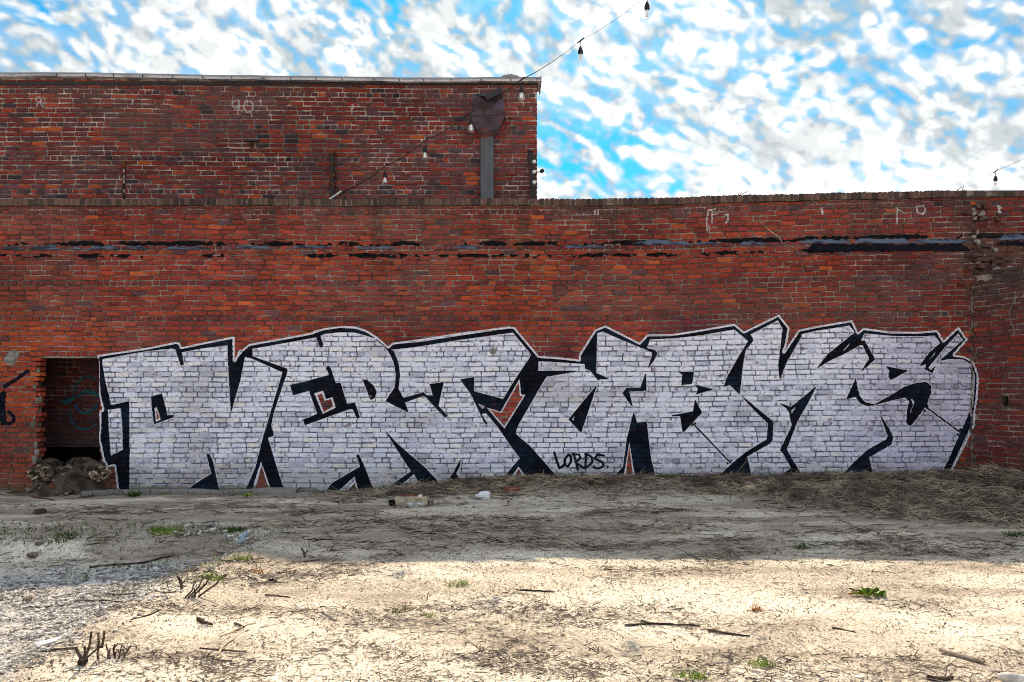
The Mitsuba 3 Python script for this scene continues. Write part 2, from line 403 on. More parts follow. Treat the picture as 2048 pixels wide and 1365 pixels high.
# ------------------------------------------------------------------ brickwork
class Bricks:
    """Bricks of one wall face that looks along -y: each an irregular block with sloping worn arrises, proud of the mortar."""

    def __init__(self): self.v, self.f, self.uv, self.box = [], [], [], []

    def add(self, x0, x1, z0, z1, y, u, r, depth=.013, warp=None):
        w, h = x1 - x0, z1 - z0
        if w < .02 or h < .012: return
        c = min(.30 * h, .013)
        k = rng.uniform(.25, 1.0, 8) * c
        j = rng.normal(0, .0016, (12, 2))
        o = np.array([[x0 + k[0], z0], [(x0 + x1) / 2, z0], [x1 - k[1], z0], [x1, z0 + k[2]], [x1, z1 - k[3]], [x1 - k[4], z1], [(x0 + x1) / 2, z1], [x0 + k[5], z1], [x0, z1 - k[6]], [x0, z0 + k[7]]])
        o += np.clip(j[:10], -.004, .004)
        m = o.mean(0)
        inn = m + (o - m) * [1 - .0075 / w * 1.4, 1 - .0075 / h * 1.4]
        if warp is not None:
            o[:, 1] += warp(o[:, 0], o[:, 1]); inn[:, 1] += warp(inn[:, 0], inn[:, 1])
        tx, tz = rng.normal(0, .008), rng.normal(0, .014)
        yf = y - abs(rng.normal(.0015, .002)) + tx * (inn[:, 0] - m[0]) + tz * (inn[:, 1] - m[1])
        v = np.vstack([np.c_[inn[:, 0], yf, inn[:, 1]], np.c_[o[:, 0], np.full(10, y + depth), o[:, 1]]])
        f = [[0, i, i + 1] for i in range(1, 9)]
        for i in range(10):
            a = (i + 1) % 10
            f += [[i, 10 + i, 10 + a], [i, 10 + a, a]]
        self.v.append(v); self.f.append(np.array(f)); self.uv.append(np.tile([u, r], (20, 1))); self.box.append((x0, x1, z0, z1))

    def joined(self, ids=None):
        ids = range(len(self.v)) if ids is None else ids
        n, F_ = 0, []
        for i in ids:
            F_.append(self.f[i] + n); n += 20
        return (np.vstack([self.v[i] for i in ids]), np.vstack(F_)), np.vstack([self.uv[i] for i in ids])


def emit_bricks(parent, name, B, chosen, stuff_name, move=None):
    chosen = set(chosen)
    for i in sorted(chosen):
        v = B.v[i] if move is None else move(B.v[i])
        part(parent, name, (v, B.f[i]), 'brick', uv=B.uv[i])
    rest = [i for i in range(len(B.v)) if i not in chosen]
    if rest:
        (v, f), uv = B.joined(rest)
        part(parent, stuff_name, (v if move is None else move(v), f), 'brick', uv=uv, kind='stuff')


def courses(B, xa, xb, za, zb, y, pitch, length, row0, tone_fn, warp=None, skip=None, joint=.011, header=7, hoff=0):
    row = row0
    z = za
    while z < zb - .02:
        head = (row - hoff) % header == 0
        L = length * (.5 if head else 1.0)
        x = xa - rng.uniform(0, L) if not head else xa - rng.uniform(0, L)
        off = (row % 2) * L / 2
        x += off
        while x < xb:
            w = L * (1 + rng.normal(0, .035))
            if not head and rng.random() < .02: w *= .55
            jz, jx = joint * rng.uniform(.75, 1.3), joint * rng.uniform(.6, 1.3)
            a, b, c, d = max(x, xa), min(x + w - jx, xb), z + rng.normal(0, .0012), min(z + pitch - jz + rng.normal(0, .0012), zb)
            for (p, q) in (skip(a, b, c, d) if skip else [(a, b)]):
                u, r = tone_fn((p + q) / 2, (c + d) / 2, head)
                B.add(p, q, c, d, y + rng.uniform(-.0025, .0025), u, r, warp=warp, depth=.118 if skip and (p, q) != (a, b) else .013)
            x += w
        row += 1; z += pitch


def warp(x, z):
    s = np.clip((np.asarray(x) - .5) / 6.5, 0, 1)
    return WARP * (z / 4) * s * s * (3 - 2 * s) + .004 * np.sin(x * 1.7 + z * .6) + .003 * np.sin(x * 4.1 + 2)


ZC = 3.945                                             # underside of the coping
OX0, OX1, OZ0, OZ1 = float(WX(83)), float(WX(199)), .20, float(WZ(717))
labels['brick_wall'] = {'label': 'long red brick wall with the silver and black graffiti lettering across it', 'category': 'wall'}
labels['warehouse'] = {'label': 'taller brick building behind the long wall at left, under a grey metal roof edge', 'category': 'building'}
labels['side_wall'] = {'label': 'dark red brick wall running towards the viewer from the right hand corner, its top broken', 'category': 'wall'}


def zone(x, z):
    """Redder and more orange low on the left, crimson at right, duller under the coping."""
    u = .66 + .10 * sstep(-1, -6, x) * sstep(3.4, 2.2, z) - .16 * sstep(2.5, 6.5, x)
    u -= .05 * sstep(3.3, 3.7, z)
    return u + .16 * (meshkit.noise(np.array([x * .7, z * 1.3, 1.0])) - .5)


def tone_front(x, z, head):
    u = zone(x, z) + rng.normal(0, .075)
    if head: u -= .12 + rng.uniform(0, .12)
    k = rng.random()
    if k < .035: u = rng.uniform(.2, .42)
    elif k > .97: u = rng.uniform(.86, 1.0)
    return float(np.clip(u, 0, 1)), float(rng.random())


def skip_open(a, b, c, d):
    if d < OZ0 - .01 or c > OZ1 - .02 or b < OX0 - .09 or a > OX1 + .07: return [(a, b)]
    out = []
    l, r = OX0 + rng.uniform(-.055, .012), OX1 + rng.uniform(-.012, .02)
    if c < .42: l -= .08
    if a < l - .03: out.append((a, min(b, l)))
    if b > r + .03: out.append((max(a, r), b))
    return out


front = Bricks()
PITCH, LEN = .0700, .198
courses(front, -11.15, 8.6, -.048 - .035 - 3 * PITCH, ZC - .004, D, PITCH, LEN, -3, tone_front, warp=warp, skip=skip_open)

body = box(-8.7, -.45, 8.7, 4.5)
NS = 60
xs = np.linspace(-11.2, 8.7, NS)
body = Polygon([(-11.2, -.5), (8.7, -.5)] + [(x, ZC + float(warp(x, ZC)) + .003) for x in xs[::-1]])
hole = Polygon([(OX0 - .085, OZ0), (OX1 + .030, OZ0), (OX1 + .030, OZ1 + .003), (OX0 - .085, OZ1 + .003)])
m = trimesh.creation.extrude_polygon(body.difference(hole), .13, engine='earcut')
v = np.array(m.vertices)
part('brick_wall', 'mortar', (np.c_[v[:, 0], D + .0105 + v[:, 2], v[:, 1]], np.array(m.faces)), 'mortar')

part('brick_wall', 'back_leaf', cat(bx(-11.2, OX0 - 1.1, D + .1405, D + .37, -.5, ZC - .02), bx(OX1 + .42, 8.7, D + .1405, D + .37, -.5, ZC - .02), bx(OX0 - 1.1, OX1 + .42, D + .1405, D + .37, 2.35, ZC - .02)), 'mortar')

# ------------------------------------------------------------------ the graffiti, traced on the wall plane
TILE = {1: (180, 660, 4.015), 2: (480, 640, 3.792), 3: (760, 640, 3.792), 4: (1020, 640, 4.013), 5: (1240, 620, 3.792), 6: (1500, 620, 3.792), 7: (1660, 640, 4.016), 8: (0, 600, 3.033), 9: (40, 690, 4.136)}


def tr(t, pts, depth=D):
    x0, y0, s = TILE[t]
    p = np.array([float(q) for q in pts.replace(',', ' ').split()]).reshape(-1, 2)
    return np.c_[WX(x0 + p[:, 0] / s, depth), WZ(y0 + p[:, 1] / s, depth)]


def poly(t, pts):
    return Polygon(tr(t, pts)).buffer(0)


def stroke(t, pts, w, depth=D):
    q = tr(t, pts, depth)
    return LineString(q).buffer(w / 2 / TILE[t][2] * depth / F, quad_segs=4)


sil = np.vstack([
    tr(1, '226,1340 196,1095 140,1105 104,1050 66,870 76,800 75,650 100,645 66,512 60,400 58,205 220,180 460,145 690,98 722,105 735,140 900,105 1150,55 1164,62 1162,245 1195,165 1225,158 1270,120'),
    tr(2, '65,185 350,135 548,97 556,85 640,65 760,47 860,49 950,75 1040,130 1125,203 1155,175'),
    tr(3, '300,148 600,100 985,52 1022,57 1205,275 1350,285 1480,298'),
    tr(4, '553,322 555,280 680,82 765,45 1040,185'),
    tr(5, '205,187 400,185 620,150 870,107 940,166 1205,37 1286,138 1266,262'),
    tr(6, '257,318 368,153 500,125 775,79 820,173 858,139 985,155'),
    tr(7, '480,95 700,97 862,84 912,168 1030,55 1106,160 1000,284 1080,294 1150,333 1185,420 1193,500 1182,640 1162,760 1162,840 1100,985 960,1255 900,1360')])
sil = Polygon(sil).buffer(0)
if sil.geom_type != 'Polygon': sil = max(sil.geoms, key=lambda g: g.area)

win = [(poly(2, '563,558 630,538 652,603 702,587 726,667 628,714'), poly(2, '586,572 622,560 640,616 690,602 706,656 637,698')),
       (poly(3, '1058,448 1071,568 1103,570 943,826 808,666 914,698'), poly(3, '1052,474 1060,582 1086,580 943,806 830,678 920,708')),
       (poly(1, '1372,1058 1284,1340 1474,1340'), poly(1, '1378,1090 1310,1340 1452,1340')),
       (poly(3, '1050,1113 972,1230 1136,1230'), poly(3, '1051,1130 996,1230 1110,1230')),
       (poly(4, '957,983 908,1290 1008,1290'), poly(4, '957,1010 924,1290 992,1290')),
       (poly(7, '172,1206 100,1300 204,1300'), poly(7, '165,1226 122,1300 184,1300')),
       (poly(1, '518,628 536,624 567,722 530,740'), poly(1, '530,648 536,650 556,714 536,724')),
       (poly(3, '744,638 796,656 776,676'), poly(3, '756,646 784,657 775,666')),
       (poly(2, '800,1290 868,1218 900,1300'), poly(2, '812,1300 870,1238 890,1300'))]
black = [
    poly(1, '62,215 230,190 460,155 692,113 712,125 725,152 900,122 1142,78 1110,120 900,147 735,178 750,280 730,282 688,155 660,148 460,168 240,207 88,235'),
    poly(1, '1106,118 1140,76 1145,264 1175,238 1225,188 1242,220 1200,420 1133,655 1118,400'),
    poly(1, '58,215 90,235 115,390 165,605 190,605 310,578 313,640 316,1340 238,1340 208,1108 150,1108 110,1000 78,850 72,650 62,500').difference(poly(1, '140,640 250,625 262,770 268,965 165,1015 152,850')),
    poly(1, '490,540 577,517 620,690 668,688 665,702 515,756'),
    poly(1, '938,1000 958,1000 985,1060 1045,1340 745,1340 830,1250 980,1155 960,1090'),
    poly(1, '1225,190 1300,215 1582,316 1580,345 1480,640 1450,770 1472,830 1470,850 1425,865 1480,1050 1570,1340 1250,1340 1252,1290 1330,1110 1396,850 1416,790 1502,500 1550,340 1300,228 1240,212'),
    poly(2, '20,245 70,200 350,148 565,108 640,80 760,66 870,70 955,97 1040,155 1125,220 1165,240 1200,330 1211,420 1198,530 1174,525 1185,420 1170,330 1140,260 1100,205 1020,140 950,115 870,95 760,92 640,105 605,120 628,185 622,208 605,205 580,130 350,172 90,218 95,268 60,285 15,270'),
    poly(2, '1108,615 1178,512 1202,530 1240,602 1274,700'),
    poly(3, '172,598 330,553 352,575 405,578 380,490 480,475 440,655 512,730 490,736 430,674 345,580 325,576 185,626'),
    poly(2, '383,497 520,465 680,420 653,365 668,350 686,370 725,485 762,482 808,640 870,632 906,740 890,748 855,672 810,682 495,796 480,760 590,715 525,535 405,570'),
    poly(2, '935,458 960,456 1010,500 1034,550 1020,590 995,606 970,550').difference(poly(2, '985,568 1000,572 1001,588 990,590')),
    poly(2, '1108,850 1180,930 1270,1010 1400,1120 1520,1250 1370,1260 1320,1165 1200,1270 1130,1270 1300,1150 1190,980'),
    poly(2, '885,1030 900,1025 940,1110 1020,1310 905,1310 870,1182 720,1320 640,1320 700,1240 915,1115'),
    poly(3, '610,1066 602,1110 575,1165 630,1250 500,1250 558,1160'),
    poly(3, '60,215 95,190 300,172 600,125 985,68 1010,72 1190,268 1200,287 1500,308 1512,326 1200,312 1197,390 1490,390 1262,430 1230,480 1050,790 1030,840 1030,870 1140,965 1380,1235 930,1235 940,1195 1065,1050 1000,965 905,825 805,705 765,712 814,792 795,782 690,560 612,455 712,437 710,545 935,605 1010,480 1138,287 1150,262 1010,95 985,98 600,150 300,200 90,225'),
    poly(4, '225,302 552,332 562,290 690,95 765,58 900,120 1050,198 1080,165 1105,128 1210,125 1210,150 1115,155 1095,230 1160,245 1181,270 1150,330 1110,382 1140,300 1145,262 1060,225 900,160 745,92 696,105 690,430 787,472 720,475 708,484 650,410 605,390 605,352 560,350 225,326'),
    poly(4, '692,533 570,902 473,800').difference(poly(4, '527,752 494,800 510,820')),
    poly(4, '1087,438 1093,567 955,574 980,694 906,590 935,550 1050,548'),
    poly(4, '993,748 1018,830 1095,822 1110,960 1130,1120 1175,1290 850,1290 858,1238 910,1180 940,960'),
    poly(5, '152,262 208,197 400,197 620,163 868,118 940,178 1195,52 1279,140 1262,210 1240,338 1345,182 1372,160 1372,205 1260,400 1213,524 1202,420 1240,145 1198,76 985,186 1010,230 950,310 930,420 905,637 835,570 788,582 820,500 900,360 975,236 920,190 868,146 620,190 400,215 225,222 200,295'),
    poly(5, '442,470 480,475 558,475 545,558 468,569 475,490'), poly(5, '572,572 700,605 580,638 595,600'), poly(5, '570,688 619,780 480,928 458,805 398,803 555,775'),
    stroke(5, '550,860 838,1162', 5), stroke(5, '570,862 571,862', 11), stroke(5, '545,875 546,875', 9), stroke(5, '815,1165 816,1165', 10), stroke(5, '842,1145 843,1145', 10),
    poly(5, '938,668 1160,850 1155,990 1140,1010 960,1112 1008,1310 875,1310 845,1215 800,1310 730,1310 750,1262 860,1160 960,1080 1115,985 1125,860 1060,800 965,702').difference(poly(5, '846,1213 822,1290 868,1290')),
    poly(6, '232,713 310,740 350,710 497,588 430,720 360,840 320,940 275,1060 340,1170 395,1262 400,1300 200,1300 240,1256 315,1200 250,1085 230,1065 320,880 300,780 275,745').difference(poly(6, '308,765 352,722 336,762 312,797')),
    poly(6, '250,140 285,145 262,334 375,165 388,182 300,330 228,522 217,440'),
    poly(6, '370,168 500,138 770,92 815,182 830,182 860,150 990,162 990,186 865,176 835,240 866,235 946,375 850,462 915,370 855,265 835,265 720,330 600,385 512,440 590,340 780,187 800,176 758,116 500,157 384,184').difference(poly(6, '772,226 698,318 712,317 746,280')),
    poly(7, '207,478 222,560 240,620 280,665 365,685 300,691 240,667 205,615 133,637'),
    poly(7, '228,115 268,80 480,107 700,110 858,97 912,184 1030,82 1097,160 1072,165 1030,105 920,220 785,385 812,410 845,375 818,427 763,395 780,350 723,370 800,265 890,187 845,125 700,130 480,126 270,105 235,160').difference(poly(7, '862,234 788,326 802,322 842,282')),
    poly(7, '243,178 275,168 358,315 255,410 320,312 265,205'),
    poly(7, '1097,160 990,288 1080,302 1140,337 1172,410 1185,500 1172,640 1157,760 1122,870 935,1265 900,1330 850,1330 885,1262 960,1110 1040,930 1110,770 1150,690 1165,500 1158,430 1130,350 1060,315 960,312 888,326 1070,165'),
    poly(7, '453,378 622,410 490,480 470,460 480,405'),
    poly(7, '358,682 470,620 600,540 700,510 770,502 811,530 806,600 770,690 690,800 645,852 615,830 625,700 640,655 600,622 480,650').difference(poly(7, '645,627 665,635 682,665 648,758 640,745 664,690')),
    poly(7, '403,768 470,870 504,940 490,1000 310,1105 362,1310 60,1310 85,1262 200,1140 300,1050 450,965 470,935'),
    stroke(7, '768,700 1055,910', 6), stroke(7, '780,692 781,692', 17), stroke(7, '762,730 763,730', 15), stroke(7, '1047,882 1048,882', 17), stroke(7, '1027,922 1028,922', 15)]
tag = [stroke(4, '355,1066 372,1125 397,1192 440,1163', 20), stroke(4, '468,1082 440,1120 440,1165 465,1178 490,1140 488,1095 468,1082', 19), stroke(4, '508,1072 530,1140 545,1205', 20),
       stroke(4, '505,1080 555,1082 566,1110 525,1145 595,1192', 18), stroke(4, '612,1078 604,1190', 19), stroke(4, '612,1078 655,1100 662,1145 604,1192', 18),
       stroke(4, '752,1090 700,1082 680,1115 745,1145 750,1178 700,1195 670,1182', 19), stroke(4, '783,1182 784,1182', 20)]
wall_area = box(-8.5, -.4, 8.5, ZC - .01).difference(Polygon([(OX0 - .06, OZ0), (OX1 - .012, OZ0), (OX1 - .012, OZ1), (OX0 - .06, OZ1)]))
inner_win = unary_union([w[1] for w in win])
outer_win = unary_union([w[0] for w in win])
BLK = unary_union(black).buffer(.9 / S).intersection(sil)
tag = unary_union(tag)
seam = .0045 * 1
EDGE = 4.2 / S
white_reg = sil.difference(sil.buffer(-EDGE)).union(outer_win).difference(inner_win)
core = sil.buffer(-EDGE * .55).difference(outer_win)
BLK = BLK.intersection(sil.buffer(-EDGE * .9)).difference(outer_win)
halo = BLK.buffer(.008).difference(BLK)                       # thin bright cut-back lines beside the black
SILV = core.difference(BLK).difference(tag).difference(halo)
WHITE = white_reg.difference(BLK).union(halo.intersection(sil)).difference(inner_win).difference(SILV).difference(tag)
TAG = tag.intersection(sil)


def clip_films(B, region, off=.0014, y_mortar=None, uv_fn=None):
    """A paint film that follows the brick faces (and the joints between them) inside a region of the wall plane."""
    region = region if region.is_valid else shapely.make_valid(region)
    shapely.prepare(region)
    bb = region.bounds
    V, Fc, UV, n = [], [], [], 0
    ids = [i for i, b in enumerate(B.box) if b[1] > bb[0] - .02 and b[0] < bb[2] + .02 and b[3] > bb[1] - .15 and b[2] < bb[3] + .02]
    if not ids: return None
    tris = np.vstack([B.v[i][B.f[i]] for i in ids]); own = np.repeat(ids, 28)
    t2 = tris[:, :, [0, 2]]
    e1, e2 = t2[:, 1] - t2[:, 0], t2[:, 2] - t2[:, 0]
    area = .5 * (e1[:, 0] * e2[:, 1] - e1[:, 1] * e2[:, 0])
    ok = np.abs(area) > 2e-7
    tris, own, t2 = tris[ok], own[ok], t2[ok]
    P = shapely.polygons(t2)
    full = shapely.contains(region, P)
    partial = shapely.intersects(region, P) & ~full
    for i in np.nonzero(full)[0]:
        V.append(tris[i] - [0, off, 0]); Fc.append(np.array([[0, 1, 2]]) + n); n += 3
        UV.append(np.tile(uv_fn(own[i]) if uv_fn else B.uv[own[i]][0], (3, 1)))
    cut = shapely.intersection(region, P[partial])
    for i, g in zip(np.nonzero(partial)[0], cut):
        for q in getattr(g, 'geoms', [g]):
            if q.geom_type != 'Polygon' or q.area < 2e-7: continue
            try: v2, f2 = trimesh.creation.triangulate_polygon(q, engine='earcut')
            except Exception: continue
            A = np.c_[tris[i][:, 0], tris[i][:, 2], np.ones(3)]
            yy = np.c_[v2, np.ones(len(v2))] @ np.linalg.solve(A, tris[i][:, 1])
            V.append(np.c_[v2[:, 0], yy - off, v2[:, 1]]); Fc.append(np.asarray(f2) + n); n += len(v2)
            UV.append(np.tile(uv_fn(own[i]) if uv_fn else B.uv[own[i]][0], (len(v2), 1)))
    if y_mortar is not None:
        mv, mf = joint_film(region, y_mortar)
        V.append(mv); Fc.append(mf + n); UV.append(np.tile([.3, .5], (len(mv), 1)))
    return (np.vstack(V), np.vstack(Fc)), np.vstack(UV)


def joint_film(region, y):
    V, Fc, n = [], [], 0
    for q in getattr(region, 'geoms', [region]):
        if q.geom_type != 'Polygon' or q.area < 1e-5: continue
        v2, f2 = trimesh.creation.triangulate_polygon(q, engine='earcut')
        V.append(np.c_[v2[:, 0], np.full(len(v2), y), v2[:, 1]]); Fc.append(np.asarray(f2) + n); n += len(v2)
    return np.vstack(V), np.vstack(Fc)


silver_u = {}


def silver_uv(i):
    if i not in silver_u:
        x0, x1, z0, z1 = front.box[i]
        x = (x0 + x1) / 2
        head = (x1 - x0) < .115
        r = random.Random(int(i) * 31 + 5)
        u = r.gauss(.68, .10)
        if head: u = r.gauss(.40, .14)
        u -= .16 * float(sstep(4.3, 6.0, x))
        k = r.random()
        if k < .12: u = r.uniform(.18, .45)
        elif k > .90 - .08 * float(sstep(0, -2, x)) and x < 1.0: u = r.uniform(.88, 1.0)
        silver_u[i] = (min(max(u, 0), 1), r.random())
    return silver_u[i]


YM = D + .0105 - .0012
labels['brick_wall__graffiti'] = {'label': 'large graffiti lettering in silver with black outlines'}
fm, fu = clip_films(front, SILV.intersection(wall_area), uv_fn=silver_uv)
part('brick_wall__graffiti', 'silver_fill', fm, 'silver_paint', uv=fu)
part('brick_wall__graffiti', 'painted_joint', joint_film(SILV.intersection(wall_area), YM), 'joint_paint')
fm, fu = clip_films(front, BLK.intersection(wall_area), off=.0016, y_mortar=YM - .0003)
part('brick_wall__graffiti', 'black_outline', fm, 'black_paint', uv=fu)
fm, fu = clip_films(front, WHITE.intersection(wall_area), off=.0018, y_mortar=YM - .0006)
part('brick_wall__graffiti', 'white_edge', fm, 'white_paint', uv=fu)
fm, fu = clip_films(front, TAG.intersection(wall_area), off=.0016, y_mortar=YM - .0003)
part('brick_wall__graffiti', 'signature', fm, 'black_paint', uv=fu, label='small black LORDS signature low on the silver')


def mark(parent, B, strokes, bsdf, ym, label):
    g = unary_union(strokes)
    r = clip_films(B, g, off=.0022, y_mortar=ym)
    if r: part(parent, 'paint_mark', r[0], bsdf, uv=r[1], label=label)


def st(pts, w, depth=D):
    p = np.array([float(q) for q in pts.replace(',', ' ').split()]).reshape(-1, 2)
    return LineString(np.c_[WX(p[:, 0], depth), WZ(p[:, 1], depth)]).buffer(w / 2 * depth / F, quad_segs=4)


mark('brick_wall', front, [stroke(8, '30,525 90,490 168,432', 22), stroke(8, '18,575 12,640 22,742', 40), stroke(8, '50,680 82,705 84,735 60,752 15,752', 20)], 'black_paint', YM - .0004, 'blurred black spray tag left of the opening')
mark('brick_wall', front, [st('1414,462 1413,440 1417,421 1430,419', 3), st('1424,446 1424,421', 3), st('1424,430 1436,428', 2), st('1450,431 1456,429 1456,440 1452,446', 4), st('1419,465 1418,452', 2)], 'chalk', YM - .0004, 'faded white chalk marks near the sprig on the coping')
mark('brick_wall', front, [st('1794,448 1795,415', 3), st('1796,418 1808,428 1818,425', 2), st('1833,414 1846,412 1852,420 1845,429 1835,425 1833,414', 3)], 'chalk', YM - .0004, 'faded white chalk marks near the right corner')
mark('brick_wall', front, [st('1643,418 1645,428', 5)], 'chalk', YM - .0004, 'small white chalk smear between the two chalk marks')
mark('brick_wall', front, [st('1998,414 1999,416', 8), st('1998,423 1999,424', 7)], 'chalk', YM - .0004, 'two white paint spots right of the broken corner')
mark('brick_wall', front, [st('1190,421 1190,430', 3), st('1196,421 1196,430', 3)], 'chalk', YM - .0004, 'small white paint ticks under the coping near the building edge')
# grey mortar repairs on the bricks
g = [Polygon(np.array([(WX(22 + 20 * a), WZ(715 + 16 * b)) for a, b in ((-.7, .2), (-.3, -.7), (.4, -1), (.9, -.6), (.6, .3), (.2, 1), (-.5, .9))]))]
for (cx, cy, r) in ((985, 703, 9),):
    g.append(Polygon([(WX(cx + r * random.uniform(.6, 1.3) * math.cos(t)), WZ(cy + r * random.uniform(.5, 1.1) * math.sin(t))) for t in np.arange(0, 6.2, .6)]).buffer(0))
r = clip_films(front, unary_union(g), off=.0026, y_mortar=YM - .001)
part('brick_wall', 'cement_patch', r[0], 'cement', uv=r[1], label='grey cement smears over the bricks')
# cement render along the foot of the wall at left
xs = np.linspace(float(WX(262)), float(WX(640)), 40)
top = [WZ(972) + .035 * (random.random() - .4) - .05 * max(0, (x - WX(560)) / .55) for x in xs]
foot = Polygon([(xs[0], -.2)] + list(zip(xs, top)) + [(xs[-1], -.2)]).buffer(0)
foot_bare = foot.difference(BLK).difference(inner_win)
r = clip_films(front, foot_bare, off=.0055, y_mortar=YM - .004)
part('brick_wall', 'cement_foot', r[0], 'cement', uv=r[1], label='strip of grey cement render along the foot of the wall')

inview = lambda b: b[1] > -7.0 and b[0] < 6.2 and b[2] > .05 and b[3] < 3.9
paint_all = unary_union([sil, foot])
shapely.prepare(paint_all)
cand = [i for i, b in enumerate(front.box) if inview(b) and not shapely.intersects(paint_all, box(b[0], b[2], b[1], b[3]))]
cand.sort(key=lambda i: -(front.box[i][1] - front.box[i][0]) * (front.box[i][3] - front.box[i][2]) / (D * D + ((front.box[i][0] + .0) ** 2) + (front.box[i][2] - H) ** 2))
emit_bricks('brick_wall', 'brick', front, cand[:300], 'brickwork')

# coping: a row of bricks on edge, dark with grime
x = -11.15
ncop = 0
copbed = Bricks()
while x < 8.6:
    w = .0715 * (1 + rng.normal(0, .05))
    gap = 6.30 < x < 6.60 and rng.random() < .55
    top = .095 + rng.normal(0, .0012) - (.028 * rng.random() if 6.0 < x < 7.2 else 0)
    z0 = ZC + float(warp(x, ZC)) + .004
    if not gap:
        b = bx(x, x + w - .009 * rng.uniform(.6, 1.4), D - .036 + rng.normal(0, .003), D + .37, z0, z0 + top, .006)
        v = np.array(b.vertices); v[:, 2] += rng.normal(0, .006) * (v[:, 0] - x) / w
        uv = np.tile([float(np.clip(.34 + rng.normal(0, .07), .15, .55)), rng.random() * .6], (len(v), 1))
    part('brick_wall', 'coping_brick', (v, np.array(b.faces)), 'coping_clay', uv=uv)
    x += w
xx = np.linspace(-11.18, 8.6, 80)
zz = ZC + warp(xx, ZC)
cm = np.vstack([np.c_[xx, np.full(80, D - .031), zz + .004], np.c_[xx, np.full(80, D - .031), zz + .088], np.c_[xx, np.full(80, D + .35), zz + .088], np.c_[xx, np.full(80, D + .35), zz + .006]])
ff = []
for i in range(79):
    for k in range(4):
        a, b = k * 80 + i, ((k + 1) % 4) * 80 + i
        ff.append([a, a + 1, b + 1, b])
part('brick_wall', 'coping_mortar', (cm, np.array(ff)), 'coping_bed')

# remains of a flashing let into the wall: torn blue grey sheet and a smooth tar strip


def ragged(px0, px1, ytop, ybot, amp, depth_y, thick, bsdf, parent='brick_wall', name='flashing_remnant', label=None):
    n = max(6, int((px1 - px0) / 4))
    xs = np.linspace(px0, px1, n)
    nt = meshkit.fbm(np.c_[xs / 9, xs * 0 + ytop, xs * 0], 3)
    t = ytop + (nt - .5) * 2 * amp; b = ybot + (meshkit.noise(np.c_[xs / 14, xs * 0 + ybot, xs * 0 + 3]) - .5) * amp * .5
    e = np.clip(np.minimum(np.arange(n), np.arange(n)[::-1]) / 3 + .3 * (meshkit.noise(np.c_[xs, xs * 0, xs * 0]) - .5), .3, 1)
    t = b + (t - b) * e
    P = Polygon(np.c_[np.r_[WX(xs), WX(xs[::-1])], np.r_[WZ(t), WZ(b[::-1])]]).buffer(0)
    ms = []
    for q in getattr(P, 'geoms', [P]):
        m = trimesh.creation.extrude_polygon(q, thick, engine='earcut')
        v = np.array(m.vertices)
        yy = depth_y - v[:, 2] * (1 + 0 * v[:, 0])
        ms.append((np.c_[v[:, 0], yy, v[:, 1]], np.array(m.faces)))
    part(parent, name, cat(*ms), bsdf, label=label)


for (a, b, t, bo, am) in ((8, 46, 493, 499, 5), (60, 123, 491, 500, 6), (134, 172, 495, 500, 4), (175, 238, 491, 499, 5), (246, 300, 494, 499, 3), (330, 420, 494, 499, 3), (470, 545, 493, 498, 3), (585, 660, 492, 497, 3), (705, 790, 494, 498, 3), (905, 962, 491, 498, 4), (1130, 1210, 490, 496, 3),
                          (1264, 1382, 482, 490, 5), (1384, 1442, 486, 491, 3), (1475, 1540, 484, 490, 4), (1600, 1700, 480, 487, 3), (1705, 1820, 478, 487, 3), (1824, 1938, 480, 487, 3), (1994, 2060, 470, 480, 6)):
    ragged(a, b, t, bo, am, D - .004, .008, 'flashing_blue')
ragged(1612, 1940, 489, 503, 3.5, D - .003, .009, 'tar', name='tar_strip', label='smooth black tar strip near the right corner')
ragged(1990, 2062, 483, 492, 4, D - .003, .007, 'tar', name='tar_strip')

# recess behind the opening
rx0, rx1, ry = OX0 - 1.0, OX1 + .30, D + .95
rec = Bricks()


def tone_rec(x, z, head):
    u = .40 + rng.normal(0, .07) - (.05 if head else 0)  # darker than the outer bricks: shade inside the opening put into their colour
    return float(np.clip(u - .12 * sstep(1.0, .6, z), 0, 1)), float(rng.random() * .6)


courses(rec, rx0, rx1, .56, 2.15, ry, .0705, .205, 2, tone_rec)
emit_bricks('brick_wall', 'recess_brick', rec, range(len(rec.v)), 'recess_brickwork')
part('brick_wall', 'recess_mortar', bx(rx0, rx1, ry + .011, ry + .2, .55, 2.2), 'mortar')
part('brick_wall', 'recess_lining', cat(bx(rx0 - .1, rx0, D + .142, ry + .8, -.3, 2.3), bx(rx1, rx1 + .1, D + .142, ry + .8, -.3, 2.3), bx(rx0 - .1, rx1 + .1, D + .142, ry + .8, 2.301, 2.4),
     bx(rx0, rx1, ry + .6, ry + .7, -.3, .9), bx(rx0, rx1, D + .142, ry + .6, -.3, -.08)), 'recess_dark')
part('brick_wall', 'lintel', bx(OX0 - .12, OX1 + .08, D + .145, D + .30, OZ1 + .004, OZ1 + .03), 'dark_metal')
dep = ry
mark('brick_wall', rec, [stroke(9, '360,470 400,462 470,425 545,385 600,395 640,420', 26, dep), stroke(9, '375,470 405,462', 44, dep), stroke(9, '455,500 490,550 545,565 600,545 640,495', 22, dep),
     stroke(9, '440,400 465,330 510,275 570,255 630,285', 14, dep), stroke(9, '415,560 430,640 480,690 560,700 640,655', 14, dep)], 'teal_paint', ry + .009, 'teal spray tag on the back of the opening')
# rough mortar lumps on the left jamb
for i, (px, py) in enumerate(((77, 742), (70, 775), (76, 802), (69, 838), (82, 800), (66, 852), (74, 905), (70, 918), (72, 890))):
    part('brick_wall', 'jamb_lump', rock((float(WX(px)), D - .002, float(WZ(py))), (.035, .022, .045), 100 + i, 1), 'mortar' if i < 6 else 'cement')

